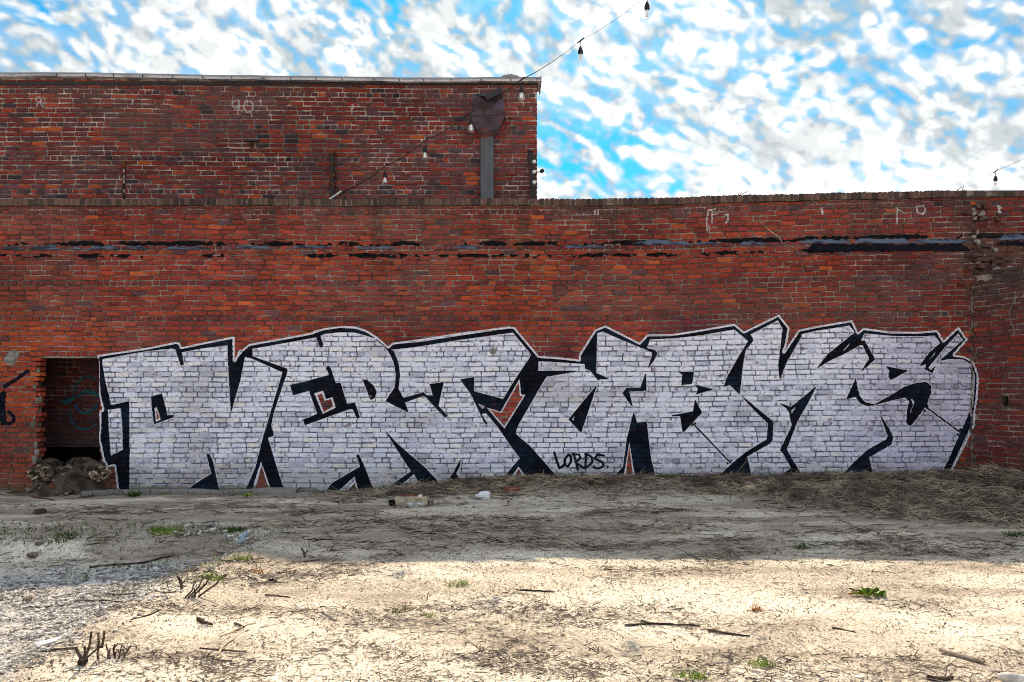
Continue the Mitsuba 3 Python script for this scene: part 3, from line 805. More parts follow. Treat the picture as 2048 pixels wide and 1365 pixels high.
# ------------------------------------------------------------------ the side wall and the broken corner
CX = float(WX(1945))
TH = math.radians(65)
SD = np.array([math.cos(TH), -math.sin(TH), 0])          # along the side wall, towards the viewer
SN = np.array([-math.sin(TH), -math.cos(TH), 0])         # the face that the viewer sees


def side_move(v):
    """Local (x along the wall, y into it, z) to the world."""
    v = np.asarray(v, float)
    return np.array([CX, D - .004, 0]) + v[:, :1] * SD + (v[:, 1:2]) * (-SN) + v[:, 2:] * [0, 0, 1]


side = Bricks()
ztop = lambda s: 3.02 + .02 * math.sin(s * 9)


def tone_side(x, z, head):
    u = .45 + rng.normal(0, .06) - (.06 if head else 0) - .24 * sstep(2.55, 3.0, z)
    if rng.random() < .05: u += .2
    return float(np.clip(u, .05, 1)), float(rng.random() * .7)


HOLE = (.40, .48, 1.20, 1.33)


def skip_side(a, b, c, d):
    if b > HOLE[0] and a < HOLE[1] and d > HOLE[2] and c < HOLE[3]:
        return [(p, q) for p, q in ((a, HOLE[0] - .01), (HOLE[1] + .01, b)) if q - p > .03]
    if c > 2.86 and rng.random() < .35: return []
    return [(a, b)]


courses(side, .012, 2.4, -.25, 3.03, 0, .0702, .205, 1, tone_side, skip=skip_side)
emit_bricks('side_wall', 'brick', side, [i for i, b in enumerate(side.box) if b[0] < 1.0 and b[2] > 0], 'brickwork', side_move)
sp = box(0.0, -.4, 2.4, 2.99).difference(box(HOLE[0], HOLE[2], HOLE[1], HOLE[3]))
m = trimesh.creation.extrude_polygon(sp, .34, engine='earcut'); v = np.array(m.vertices)
part('side_wall', 'mortar', (side_move(np.c_[v[:, 0], v[:, 2] + .0105, v[:, 1]]), np.array(m.faces)), 'mortar')
part('side_wall', 'hole_back', (side_move(np.array(bx(.35, .55, .14, .2, 1.15, 1.38).vertices)), np.array(bx(.35, .55, .14, .2, 1.15, 1.38).faces)), 'recess_dark')
# the lettering runs a little way round the corner on to this wall


def to_side(xy):
    X, Z = xy[:, 0], xy[:, 1]
    s_ = D * (1 - CX / X) / (D * math.cos(TH) / X + math.sin(TH))
    return np.c_[s_, H + (Z - H) * (CX + s_ * math.cos(TH)) / X]


corner_box = box(CX + .002, .15, CX + .35, 2.6)
for nm, reg, mat, off in (('silver_fill', SILV, 'silver_paint', .0014), ('black_outline', BLK, 'black_paint', .0016), ('white_edge', WHITE, 'white_paint', .0018)):
    reg = reg.intersection(corner_box)
    if reg.is_empty: continue
    r = clip_films(side, shapely.transform(reg, to_side), off=off, y_mortar=.0093 - off * .2, uv_fn=(lambda i: (.55, .5)) if nm == 'silver_fill' else None)
    if r: part('side_wall__graffiti_edge', nm, (side_move(r[0][0]), r[0][1]), mat, uv=r[1])
labels['side_wall__graffiti_edge'] = {'label': 'rounded end of the graffiti lettering wrapping on to the side wall'}
# ragged toothing left where the wall was torn down: broken bricks sticking out of the corner
for i in range(46):
    z = rng.uniform(2.85, 3.98); x = CX + rng.normal(.06, .09) + (z - 3.0) * .02
    if rng.random() < .4: z = rng.uniform(2.85, 3.25); x = CX + rng.uniform(-.02, .5)
    w, h, dd = rng.uniform(.06, .19), rng.uniform(.04, .062), rng.uniform(.015, .10) * (1.4 if z < 3.3 else .75)
    b = bx(-w / 2, w / 2, -dd, .02, -h / 2, h / 2, .008)
    b = b.subdivide()
    v = np.array(b.vertices); v += .010 * (np.stack([meshkit.noise(v * 22 + 9 * i + k) for k in (0, 40, 80)], -1) - .5)
    a = rng.normal(0, .12)
    v = v @ np.array([[math.cos(a), 0, -math.sin(a)], [0, 1, 0], [math.sin(a), 0, math.cos(a)]]).T + [x, D + .004, z]
    key = part('side_wall', 'broken_brick', (v, np.array(b.faces)), 'brick', uv=np.tile([float(np.clip(rng.normal(.36, .14), .05, .7)), rng.random() * .5], (len(v), 1)))
for i in range(26):
    z = rng.uniform(2.9, 3.95); x = CX + rng.normal(.05, .10) + (.3 * rng.random() if z < 3.2 else 0)
    part('side_wall', 'mortar_lump', rock((x, D - rng.uniform(.0, .05), z), (rng.uniform(.02, .06), .03, rng.uniform(.015, .045)), 300 + i, 1), 'cement' if i % 3 else 'mortar')
for i in range(14):
    s = rng.uniform(.05, 1.3)
    p = np.array([CX, D, 0]) + s * SD - SN * rng.uniform(.02, .2)
    part('side_wall', 'mortar_lump', rock((p[0], p[1], 3.0 + rng.uniform(0, .05)), (rng.uniform(.04, .1), .06, rng.uniform(.02, .04)), 340 + i, 1), 'cement' if i % 2 else 'mortar')
# mortar scar down the inner corner
for i in range(22):
    z = .25 + i * .122
    part('side_wall', 'corner_scar', rock((CX - .012 + rng.normal(0, .008), D - .004, z), (.014, .012, .07), 380 + i, 1), 'mortar')
wire = np.array([side_move(np.array([[.62 - .10 * math.sin(t * 2.6), -.012 - .02 * math.sin(t * 3.1), 2.66 - t * .45]]))[0] for t in np.linspace(0, 1, 14)])
single('loose_wire', 'thin bent grey wire hanging on the side wall at the right edge', 'wire', tube(wire, .0045, 6), 'roof_metal')
wp = [(1516, 432), (1520, 446), (1536, 460), (1556, 474), (1566, 488), (1590, 497), (1602, 520), (1606, 545)]
single('dead_vine', 'thin bare vine stem clinging to the wall beside the tar strip', 'vine', tube(np.array([[float(WX(a)), D - .012, float(WZ(b))] for a, b in wp]), [.007, .007, .006, .006, .005, .005, .004, .003], 6), 'hay_stalk')

# ------------------------------------------------------------------ the taller building behind
D2 = 13.3
S2 = F / D2
EX = float(WX(1074, D2))
up = Bricks()


def warp_up(x, z):
    return .075 * sstep(-1.5, -8.5, x) * (z - 4.3) / 2.2 + .004 * np.sin(x * 1.5 + z)


def tone_up(x, z, head):
    u = .50 + rng.normal(0, .10) + .10 * (meshkit.noise(np.array([x * .8, z * 1.2, 6.0])) - .5) - .04 * float(sstep(-2.5, .3, x))
    k = rng.random()
    if k < .12: u = rng.uniform(.24, .36)
    elif k < .15: u = rng.uniform(.05, .2)
    elif k > .94: u = rng.uniform(.76, .95)
    if head: u = u - .16 if rng.random() < .8 else u
    return float(np.clip(u, 0, 1)), float(rng.random())


P2, L2 = 9.22 / S2, 27.6 / S2
ZT = float(WZ(168, D2))
zb = float(WZ(384, D2)) - P2 / 2 - 7 * P2
courses(up, -11, EX, zb, ZT, D2, P2, L2, 0, tone_up, warp=warp_up, joint=.0155)
wl = Polygon([(-11, 3.0), (EX - .004, 3.0)] + [(x, ZT + float(warp_up(x, ZT)) + .03) for x in np.linspace(EX - .004, -11, 30)])
m = trimesh.creation.extrude_polygon(wl, .35, engine='earcut'); v = np.array(m.vertices)
part('warehouse', 'mortar', (np.c_[v[:, 0], D2 + .0105 + v[:, 2], v[:, 1]], np.array(m.faces)), 'mortar')
vis = [i for i, b in enumerate(up.box) if b[0] > WX(0, D2) and b[2] > WZ(398, D2)]
vis.sort(key=lambda i: -(up.box[i][1] - up.box[i][0]) * (up.box[i][3] - up.box[i][2]) / (1 + .004 * up.box[i][0] ** 2))
emit_bricks('warehouse', 'brick', up, vis[:300], 'brickwork')
sd = Bricks()
courses(sd, .013, 6.0, zb, ZT, 0, P2, L2, 3, tone_up, joint=.0155)
(v, f), uv = sd.joined()
mv = lambda v: np.c_[EX - .002 - 0 * v[:, 0] - v[:, 1], D2 + v[:, 0], v[:, 2]]
part('warehouse', 'side_brickwork', (mv(v), f), 'brick', uv=uv, kind='stuff')
part('warehouse', 'side_mortar', bx(EX - .36, EX - .0125, D2 + .37, D2 + 6, 3.0, ZT + .02), 'mortar')
part('warehouse', 'end_wall', cat(bx(-11, -10.7, D2 + .37, D2 + 6, 0, ZT + .02), bx(-11, EX, D2 + 6.005, D2 + 6.3, 0, ZT + .02)), 'brick', uv=np.tile([.5, .5], (16, 1)))
part('brick_wall', 'end_return', cat(bx(-11.2, -10.95, D + .375, D2 + 6, -.5, 3.9), bx(8.35, 8.65, D + .375, D + 6.0, -.5, 3.9), bx(EX + .2, 8.65, D + 6.005, D + 6.3, -.5, 3.9)), 'brick', uv=np.tile([.5, .5], (24, 1)))
part('warehouse', 'roof', bx(-11, EX, D2 + .05, D2 + 6, ZT - .1, ZT - .04), 'roofing')

# metal roof edge: gravel stop with a drip strip, seams and small nails
ex = np.linspace(-10.5, EX + .06, 60)


def edge_z(x): return ZT + warp_up(x, ZT)


def strip(y0, z_lo, z_hi, y1=None, wob=.0):
    n = len(ex)
    w = wob * (meshkit.noise(np.c_[ex * 2.2, ex * 0, ex * 0 + 1]) - .5)
    lo, hi = edge_z(ex) + z_lo + w, edge_z(ex) + z_hi + w * .6
    y1 = y0 if y1 is None else y1
    v = np.vstack([np.c_[ex, np.full(n, y0), lo], np.c_[ex, np.full(n, y1), hi], np.c_[ex, np.full(n, D2 + .5), hi + .012], np.c_[ex, np.full(n, y0 + .02), lo]])
    f = [[k * n + i, k * n + i + 1, (k + 1) * n + i + 1, (k + 1) * n + i] for k in range(3) for i in range(n - 1)]
    return v, np.array(f)


part('warehouse', 'roof_edge', strip(D2 - .10, .040, .092, D2 - .055, .012), 'roof_metal', label='dull grey folded metal along the roof edge')
part('warehouse', 'drip_edge', strip(D2 - .095, .004, .037, D2 - .112, .012), 'drip_metal', label='paler metal drip strip under the roof edge')
part('warehouse', 'roof_edge_board', bx(-10.5, EX + .02, D2 - .02, D2 + .2, ZT - .025, ZT + .03), 'dark_metal')
part('warehouse', 'roof_edge_end', bx(EX + .055, EX + .075, D2 - .11, D2 + .5, ZT - .0, ZT + .092), 'roof_metal')
x = -7.9
while x < EX:
    z = float(edge_z(x))
    part('warehouse', 'seam', bx(x, x + .010, D2 - .125, D2 - .11, z + .004, z + .042), 'dark_metal')
    x += rng.uniform(.42, .56)
lump = tube(np.array([[float(WX(a, D2)), D2 - .02, float(WZ(b, D2))] for a, b in ((996, 160), (1008, 157), (1022, 156), (1036, 158), (1046, 162))]), [.01, .045, .06, .045, .01], 8)
part('warehouse', 'bent_flashing', lump, 'roof_metal')
ym2 = D2 + .009
mark('warehouse', up, [st('476,201 466,203 463,211 470,217 478,212 478,202 476,230', 2.6, D2), st('490,205 487,216 494,226 504,222 506,208 498,202 490,205', 2.6, D2), st('501,222 504,233', 2.4, D2)], 'chalk', ym2, 'white chalk figures like a nine and a nought high on the upper wall')
mark('warehouse', up, [st('72,196 80,195 83,203 75,206 72,198', 2.6, D2), st('76,208 72,216', 2, D2), st('80,206 86,215', 2, D2)], 'chalk', ym2, 'faint white chalk figure at the upper left of the upper wall')
mark('warehouse', up, [st('266,201 263,209', 3, D2)], 'chalk', ym2, 'small white chalk tick between the two chalk figures')
mark('warehouse', up, [st('704,210 708,213 704,219', 2.5, D2)], 'chalk', ym2, 'small white chalk squiggle left of the downspout')

# flat roof behind the parapet
structure('flat_roof', cat(bx(-10.94, EX + .2, D + .36, D2 + .02, 3.3, 3.6), bx(EX + .2, 8.34, D + .36, D + 6.0, 3.3, 3.6)), 'roofing')

# ------------------------------------------------------------------ rusted downspout with its hopper


def loft(rings):
    rings = [np.asarray(r, float) for r in rings]
    n = len(rings[0]); v = np.vstack(rings); f = []
    for i in range(len(rings) - 1):
        for j in range(n):
            a, b = i * n + j, i * n + (j + 1) % n
            f.append([a, b, b + n, a + n])
    return v, np.array(f)


def rect(px0, px1, py0, py1, y_front, y_back, depth=D2):
    """Ring: front edge from (px0,py0) to (px1,py1), then the back edge."""
    a, b = float(WX(px0, depth)), float(WX(px1, depth)); za, zb_ = float(WZ(py0, depth)), float(WZ(py1, depth))
    return [(a, y_front, za), (b, y_front, zb_), (b, y_back, zb_), (a, y_back, za)]


dsp = thing('downspout', 'rusted rainwater hopper and grey downpipe on the upper brick wall', 'downspout')
hop = [rect(946, 1006, 206, 200, D2 - .30, D2 - .02), rect(944, 1009, 226, 225, D2 - .33, D2 - .02), rect(942, 1010, 242, 241, D2 - .31, D2 - .02), rect(951, 1000, 262, 262, D2 - .24, D2 - .02), rect(960, 988, 281, 281, D2 - .16, D2 - .02)]
hm = trimesh.Trimesh(*meshkit.arrays(loft(hop))[:2], process=False).subdivide().subdivide().subdivide()
v = np.array(hm.vertices)
dent = np.stack([meshkit.fbm(v * 5 + k, 2) - .5 for k in (0, 31, 62)], -1)
v += dent * [.03, .16, .03] * sstep(D2 - .05, D2 - .14, v[:, 1:2])
part(dsp, 'hopper', (v, np.array(hm.faces)), 'rusted_sheet', label='crumpled rusty hopper head', smooth=25)
part(dsp, 'band', loft([rect(941, 1011, 240, 239, D2 - .318, D2 - .015), rect(941, 1011, 243, 242, D2 - .318, D2 - .015)]), 'rusted_sheet')
fl = np.array([(946, 204, -.34), (972, 206, -.37), (1003, 190, -.34), (1006, 202, -.38), (986, 214, -.42), (977, 219, -.43), (969, 210, -.40), (990, 192, -.2)])
fv = np.array([[float(WX(a, D2)), D2 + c, float(WZ(b, D2))] for a, b, c in fl])
part(dsp, 'torn_flap', (np.vstack([fv, fv + [0, .012, .006]]), np.array([[0, 1, 6], [1, 7, 2], [1, 2, 3], [1, 3, 4], [1, 4, 6], [4, 5, 6], [0, 7, 1]] + [[a + 8, c + 8, b + 8] for a, b, c in [[0, 1, 6], [1, 7, 2], [1, 2, 3], [1, 3, 4], [1, 4, 6], [4, 5, 6], [0, 7, 1]]])), 'dark_metal', label='torn dark sheet folded over the hopper')
zt, zl = float(WZ(279, D2)), 3.62
pipe = []
for z in (zt, 5.2, 4.6, zl):
    w0, w1 = float(WX(961, D2)), float(WX(988.5, D2))
    c = .02
    pipe.append([(w0, D2 - .12, z), (w0 + c, D2 - .15, z), (w0 + .07, D2 - .152, z), (w0 + .085, D2 - .140, z), (w0 + .155, D2 - .140, z), (w0 + .17, D2 - .152, z), (w1 - c, D2 - .15, z), (w1, D2 - .12, z), (w1, D2 - .02, z), (w0, D2 - .02, z)])
part(dsp, 'downpipe', loft(pipe), 'pipe_metal')
part(dsp, 'strap', tube(np.array([[float(WX(a, D2)), D2 - .05, float(WZ(b, D2))] for a, b in ((1008, 243), (1018, 241), (1026, 236))]), .012, 6), 'rust')

# posts and strap irons on the upper wall
vp = thing('vent_pipe', 'dark rusty pipe stub with couplings left of the string of bulbs', 'pipe')
x0, z0, z1 = float(WX(667, D2)), 3.62, float(WZ(308, D2))
part(vp, 'pipe', tube([[x0, D2 - .07, z0], [x0, D2 - .07, z1]], .042, 12), 'dark_metal')
for b in (309, 333, 356, 372):
    z = float(WZ(b, D2))
    part(vp, 'coupling', lathe([(.0, -.03), (.052, -.03), (.056, 0), (.052, .03), (0, .03)], (x0, D2 - .07, z)), 'rust')
ri = thing('strap_iron', 'thin rusted flat iron hanging on the upper wall at left', 'iron strap')
zz = np.linspace(float(WZ(323, D2)), 4.0, 18)
part(ri, 'iron', tube(np.c_[float(WX(248, D2)) + .008 * np.sin(zz * 19), np.full(18, D2 - .02), zz], .020 + .010 * (np.arange(18) % 3 == 0), 8), 'rust')
for b in (340, 352, 362, 380):
    part(ri, 'pale_streak', bx(float(WX(249.2, D2)), float(WX(251.4, D2)), D2 - .050, D2 - .03, float(WZ(b + 7, D2)), float(WZ(b, D2)), .003), 'chalk')
br = thing('wall_bracket', 'small dark T shaped iron bracket below the chalk figures', 'bracket')
part(br, 'bar', bx(float(WX(489, D2)), float(WX(519, D2)), D2 - .05, D2 + .005, float(WZ(285, D2)), float(WZ(281, D2)), .006), 'dark_metal')
part(br, 'stem', bx(float(WX(502, D2)), float(WX(505.5, D2)), D2 - .04, D2 + .005, float(WZ(298, D2)), float(WZ(285.2, D2)), .005), 'rust')
po = thing('service_post', 'dark post with white insulators and a small lamp at the building corner', 'post')
part(po, 'channel', loft([rect(1056 + d, 1066 + d, py, py, D2 - .09, D2 - .015) for d, py in ((0, 308), (3, 330), (5, 396), (5, 420))]), 'dark_metal')
part(po, 'cap', bx(float(WX(1055, D2)), float(WX(1064, D2)), D2 - .11, D2 - .01, float(WZ(308, D2)) + .002, float(WZ(303, D2)), .01), 'dark_metal')
for b in (328, 348, 369):
    part(po, 'insulator', lathe([(0, 0), (.020, .004), (.032, .02), (.022, .034), (.03, .05), (.018, .066), (0, .07)], (float(WX(1067, D2)), D2 - .09, float(WZ(b, D2))), 12, (.3, -1, 0)), 'porcelain')
la = [[float(WX(a, D2)), D2 - .05, float(WZ(b, D2))] for a, b in ((1068, 346), (1074, 346), (1081, 346.5))]
arm = part(po, 'lamp_arm', tube(la, .010, 8), 'dark_metal')
part(po, 'lamp_head', lathe([(0, 0), (.02, .0), (.034, .02), (.036, .055), (.02, .075), (0, .08)], (float(WX(1080.5, D2)), D2 - .05, float(WZ(346.5, D2))), 12, (.8, 0, .6)), 'dark_metal')

# ------------------------------------------------------------------ strings of lamps


def bulb_at(parent, p, i, s=1.0):
    p = np.asarray(p, float)
    part(parent, 'clip', tube([p + [-.04 * s, 0, -.03 * s], p, p + [.045 * s, 0, .035 * s]], .010 * s, 6), 'cable_rubber')
    part(parent, 'drop_wire', tube([p, p + [.004, 0, -.05 * s], p + [0, 0, -.10 * s]], .0045 * s, 6), 'cable_rubber')
    b = part(parent, 'bulb', lathe([(.016, 0), (.022, -.015), (.040, -.055), (.046, -.085), (.040, -.12), (.022, -.14), (0, -.146)], p + [0, 0, -.165 * s], 14), 'bulb_glass', smooth=50)
    part(b, 'filament', lathe([(0, -.01), (.010, -.015), (.022, -.06), (.018, -.10), (0, -.105)], p + [0, 0, -.165 * s], 8), 'porcelain')
    part(b, 'socket', lathe([(0, .085), (.014, .082), (.022, .06), (.034, .03), (.034, -.012), (.0, -.012)], p + [0, 0, -.165 * s], 12), 'cable_rubber')


ps = []
for i, (px, py) in enumerate(((690, 383), (770, 333), (850, 282), (942, 225), (1043, 160), (1161, 82), (1294, -8), (1445, -112))):
    t = 12.95 - .525 * i
    ps.append([(px - 1024) / F * t, t, H + (HOR - py) / F * t])
ps = np.array(ps)
start = np.array([float(WX(660, 13.1)), 13.1, float(WZ(401, 13.1))])
sl = thing('string_light', 'string of pale bulbs on a black cable rising from the parapet past the roof edge', 'string lights')
path = [start]
for a, b in zip(np.vstack([start, ps[:-1]]), ps):
    for k in (.25, .5, .75, 1): path.append(a + (b - a) * k - np.array([0, 0, .035 * 4 * k * (1 - k)]))
part(sl, 'cable', tube(path, np.interp(np.arange(len(path)), [0, 20, 24, len(path)], [.0080, .0062, .0024, .0018]), 6), 'cable_rubber')
for i, p in enumerate(ps[:7]): bulb_at(sl, p, i)
part(sl, 'white_lead', tube([start + [-.02, -.02, .0], start + [.10, -.03, .08], start + [.20, -.03, .15]], .014, 8), 'porcelain')
s2 = thing('string_light', 'short length of black cable with one small bulb above the right corner', 'string lights')
q = np.array([[(a - 1024) / F * 14, 14 + c, H + (HOR - b) / F * (14 + c)] for a, b, c in ((1975, 352, 0), (1991, 343, 0), (2020, 331, 0), (2060, 312, 0), (2110, 280, 0))])
part(s2, 'cable', tube(q, .0035, 6), 'cable_rubber')
bulb_at(s2, q[1], 0)

# ------------------------------------------------------------------ vegetation helpers


def blades(pos, length, azim, lift, width, bend, sides_flat=False, seg=3):
    """Many thin three-sided stalks: pos (n,3) roots; azim, lift angles; bend droops the tip."""
    n = len(pos)
    pos = np.asarray(pos, float)
    t = np.linspace(0, 1, seg)[None, :, None]
    h = np.stack([np.cos(azim), np.sin(azim), np.zeros(n)], -1)[:, None]
    c = (np.cos(lift) * length)[:, None, None]; s = (np.sin(lift) * length)[:, None, None]
    sidev = np.stack([-np.sin(azim), np.cos(azim), np.zeros(n)], -1)[:, None]
    curl = np.asarray(rng.normal(0, .16, n))[:, None, None] * length[:, None, None]
    ctr = pos[:, None] + h * c * t + np.array([0, 0, 1.0]) * (s * t - (bend * length)[:, None, None] * t * t) + sidev * curl * t * t
    w = width[:, None, None] * (1 - .75 * t)
    a = sidev * w
    up = np.array([0, 0, 1.0])[None, None] * w
    r = np.stack([ctr - a, ctr + a, ctr + up * (.5 if sides_flat else 1.3)], 2)       # n, seg, 3, 3
    v = r.reshape(-1, 3)
    base = (np.arange(n) * seg * 3)[:, None, None]
    f = []
    for i in range(seg - 1):
        for j in range(3):
            p0, p1 = i * 3 + j, i * 3 + (j + 1) % 3
            f += [[p0, p1, p1 + 3], [p0, p1 + 3, p0 + 3]]
    return v, (base + np.array(f)[None]).reshape(-1, 3)


def tuft_mesh(p, n, length, spread, width, lift=(0.5, 1.4), bend=.25):
    r = rng
    a = r.uniform(0, 2 * np.pi, n); rad = spread * np.sqrt(r.random(n))
    pos = np.c_[p[0] + rad * np.cos(a), p[1] + rad * np.sin(a) * .7, np.zeros(n)]
    pos[:, 2] = ground_z(pos[:, 0], pos[:, 1]) - .004
    return blades(pos, length * r.uniform(.5, 1.15, n), r.uniform(0, 2 * np.pi, n), r.uniform(*lift, n), width * r.uniform(.7, 1.2, n), bend * r.uniform(.4, 1.4, n), True)


def leaf(root, azim, lift, L, w, droop=.4):
    t = np.linspace(0, 1, 6)
    prof = w * np.sin(np.pi * np.clip(t, 0, 1) ** .7) * (1 - .15 * t) + .002
    h = np.array([math.cos(azim), math.sin(azim), 0]); s = np.array([-math.sin(azim), math.cos(azim), 0])
    c = root + h * (L * math.cos(lift) * t)[:, None] + np.array([0, 0, 1]) * (L * (math.sin(lift) * t - droop * t * t))[:, None]
    v = np.vstack([c - s * prof[:, None] + [0, 0, .006], c - [0, 0, .002], c + s * prof[:, None] + [0, 0, .006]])
    f = []
    for k in (0, 6):
        for i in range(5): f.append([k + i, k + i + 1, k + i + 7, k + i + 6])
    v2 = v - [0, 0, .0015]
    f = np.array(f)
    f = np.vstack([f[:, [0, 1, 2]], f[:, [0, 2, 3]]])
    return v, f


def scatter(n, xr, yr, dens):
    """Ground points inside the rectangle, kept by density 0..1."""
    x, y = rng.uniform(*xr, n), rng.uniform(*yr, n)
    k = rng.random(n) < dens(x, y)
    x, y = x[k], y[k]
    return np.c_[x, y, ground_z(x, y)]


def frustum(x, y, pad=.4): return np.abs(x) < y * (1024 / F) + pad


def n2(x, y, fx, fy, s, o=3): return meshkit.fbm(np.stack([x * fx, y * fy, np.full_like(x, s)], -1), o)


# dead straw and thatch lying over the sand


def straw_density(x, y):
    a = n2(x, y, .9, 2.3, 3.1, 4)
    b = n2(x, y, 3.0, 6.5, 8.3, 3)
    d = sstep(.46, .66, a * .62 + b * .42)
    near = sstep(4.4, 3.5, y) * .42
    mid = .55 * np.exp(-((x + .2) / 1.9) ** 2 - ((y - 7.6) / 1.0) ** 2)
    d = np.clip(d * (.62 + near * .6) + near * .34 * b + .06 * (b > .40) + mid * (b > .45) * .7, 0, 1)
    d *= .35 + 1.1 * sstep(.36, .62, n2(x, y, 1.5, 2.6, 61.0, 3))
    d *= np.where((x < -2.7) & (y < 7.0), .25, 1)
    d *= 1 - .75 * sstep(.58, .7, n2(x, y, .55, 1.2, 20.0, 2)) * (1 - near)
    return np.where(frustum(x, y), d, 0)


pts = scatter(330000, (-7.6, 7.6), (2.9, 10.3), lambda x, y: straw_density(x, y) * np.clip(6.0 / y, .5, 1.6) * .50)
n = len(pts)
pts[:, 2] += .003
kind = rng.random(n)
for j, (k, mat) in enumerate(((kind < .45, 'straw_dark'), ((kind >= .45) & (kind < .64), 'straw_mid'), (kind >= .64, 'straw_pale'))):
    q = pts[k]; m_ = len(q)
    far = sstep(5.0, 8.5, q[:, 1])
    az = rng.normal(0, .80, m_) + np.where(rng.random(m_) < .5, 0, np.pi)
    mesh = blades(q, (rng.gamma(2.0, .024, m_) + .010) * (1 + 1.6 * far), az, np.abs(rng.normal(.16, .22, m_)) * (1 - .5 * far), rng.uniform(.0012, .0036, m_) * (1 + 1.1 * far), np.abs(rng.normal(.08, .08, m_)), seg=3)
    scene[f'straw__{j + 1:03d}'] = mikit.ply(mesh, mat)
labels['straw'] = {'label': 'dead straw and thatch strewn over the pale sand', 'category': 'straw', 'kind': 'stuff'}

# longer dead stalks and hay on the bank and in the right corner


def hay_density(x, y):
    d = 10.5 - y
    bank = sstep(-3.0, -1.2, x) * sstep(1.0, .25, d + .5 * (n2(x, y, 1.4, 2, 1.2) - .5))
    corner = sstep(3.0, 5.4, x + .9 * (y - 9) + 1.2 * (n2(x, y, .9, 1.5, 2.2) - .5)) * sstep(7.2, 8.6, y)
    return np.where(frustum(x, y), np.clip(bank * .75 + corner * .9, 0, 1), 0)


pts = scatter(130000, (-3.5, 7.6), (7.0, 10.45), lambda x, y: hay_density(x, y) * (.20 + .6 * sstep(.38, .60, n2(x, y, 3.5, 5.0, 44.0))))
n = len(pts)
pts[:, 2] += rng.uniform(0, .015, n)
az = rng.uniform(0, 2 * np.pi, n)
for j, (k, mat) in enumerate(((rng.random(n) < .6, 'hay_stalk'), (None, 'straw_dark'))):
    if k is None: k = ~k0
    k0 = k
    m_ = int(k.sum())
    mesh = blades(pts[k], rng.gamma(3.0, .038, m_) + .04, az[k], np.abs(rng.normal(.20, .24, m_)), rng.uniform(.0022, .0064, m_), np.abs(rng.normal(.16, .12, m_)), seg=4)
    scene[f'hay__{j + 1:03d}'] = mikit.ply(mesh, mat)
labels['hay'] = {'label': 'matted dry grass and hay on the bank along the wall and in the right corner', 'category': 'dry grass', 'kind': 'stuff'}

# low green grass that grows in the hollow and at the foot of the wall


def green_density(x, y):
    d = 10.5 - y
    a = n2(x, y, 1.6, 2.6, 12.0)
    slope = np.exp(-((y - 7.55) / .33) ** 2) * sstep(-2.0, -2.9, x) * sstep(.36, .52, a)
    foot = sstep(.42, .06, d) * sstep(.36, .54, a) * np.where(x > -2.4, .8, 1.0)
    hollow = sstep(-2.4, -3.2, x) * sstep(7.2, 6.4, y) * sstep(5.2, 5.9, y) * sstep(.56, .70, n2(x, y, 2.5, 4, 15.0)) * .9
    crest = np.exp(-((x + 2.35) / .30) ** 2 - ((y - 6.0) / .55) ** 2) * sstep(.34, .52, a) * .9
    return np.where(frustum(x, y), np.clip(slope + foot + hollow + crest, 0, 1), 0)


pts = scatter(90000, (-7.4, 7.2), (5.0, 10.47), lambda x, y: green_density(x, y) * .6)
n = len(pts)
lit = (pts[:, 1] < 6.5) & (rng.random(n) < .5)  # half the blades in the sun zone: sunlight put into their paler colour
for j, (k, mat) in enumerate(((lit, 'grass_sunlit'), (~lit, 'grass_green'))):
    m_ = int(k.sum())
    mesh = blades(pts[k], rng.uniform(.02, .085, m_) * (1 + .8 * (pts[k][:, 1] > 9)), rng.uniform(0, 6.28, m_), rng.uniform(.3, 1.4, m_), rng.uniform(.0024, .0052, m_), rng.uniform(.05, .4, m_), True, seg=3)
    scene[f'short_grass__{j + 1:03d}'] = mikit.ply(mesh, mat)
labels['short_grass'] = {'label': 'short green grass sprouting in the hollow and at the foot of the wall', 'category': 'grass', 'kind': 'stuff'}

# road stone in the sunken strip


def gravel_density(x, y):
    return np.where(frustum(x, y), sstep(-2.05, -2.95, x + .9 * (n2(x, y, 2.5, 2.5, 6.0) - .5)) * sstep(7.0, 6.3, y + .8 * (n2(x, y, 2, 2, 7.0) - .5)) * (.35 + .65 * sstep(.35, .6, n2(x, y, 2.5, 4, 9.0))), 0)


pts = scatter(70000, (-6.0, -2.2), (3.3, 7.2), lambda x, y: gravel_density(x, y) * .75)
n = len(pts)
ico = trimesh.creation.icosahedron()
iv, jf = np.array(ico.vertices), np.array(ico.faces)
sc = rng.gamma(3.2, .0018, n)[:, None, None] * rng.uniform(.6, 1.4, (n, 1, 3)) + .003
an = rng.uniform(0, 6.28, n); R = np.zeros((n, 3, 3)); R[:, 0, 0] = np.cos(an); R[:, 0, 1] = -np.sin(an); R[:, 1, 0] = np.sin(an); R[:, 1, 1] = np.cos(an); R[:, 2, 2] = .55
gv = np.einsum('nij,nkj->nki', R, iv[None] * sc * (1 + rng.normal(0, .16, (n, 12, 1)))) + (pts + [0, 0, .003])[:, None]
dk = rng.random(n) < .36
for j, (k, mat) in enumerate(((dk, 'stone_dark'), (~dk, 'road_stone'))):
    m_ = int(k.sum())
    scene[f'gravel__{j + 1:03d}'] = mikit.ply((gv[k].reshape(-1, 3), (jf[None] + (np.arange(m_) * 12)[:, None, None]).reshape(-1, 3)), mat)
labels['gravel'] = {'label': 'loose grey road stone in the sunken strip at lower left', 'category': 'gravel', 'kind': 'stuff'}
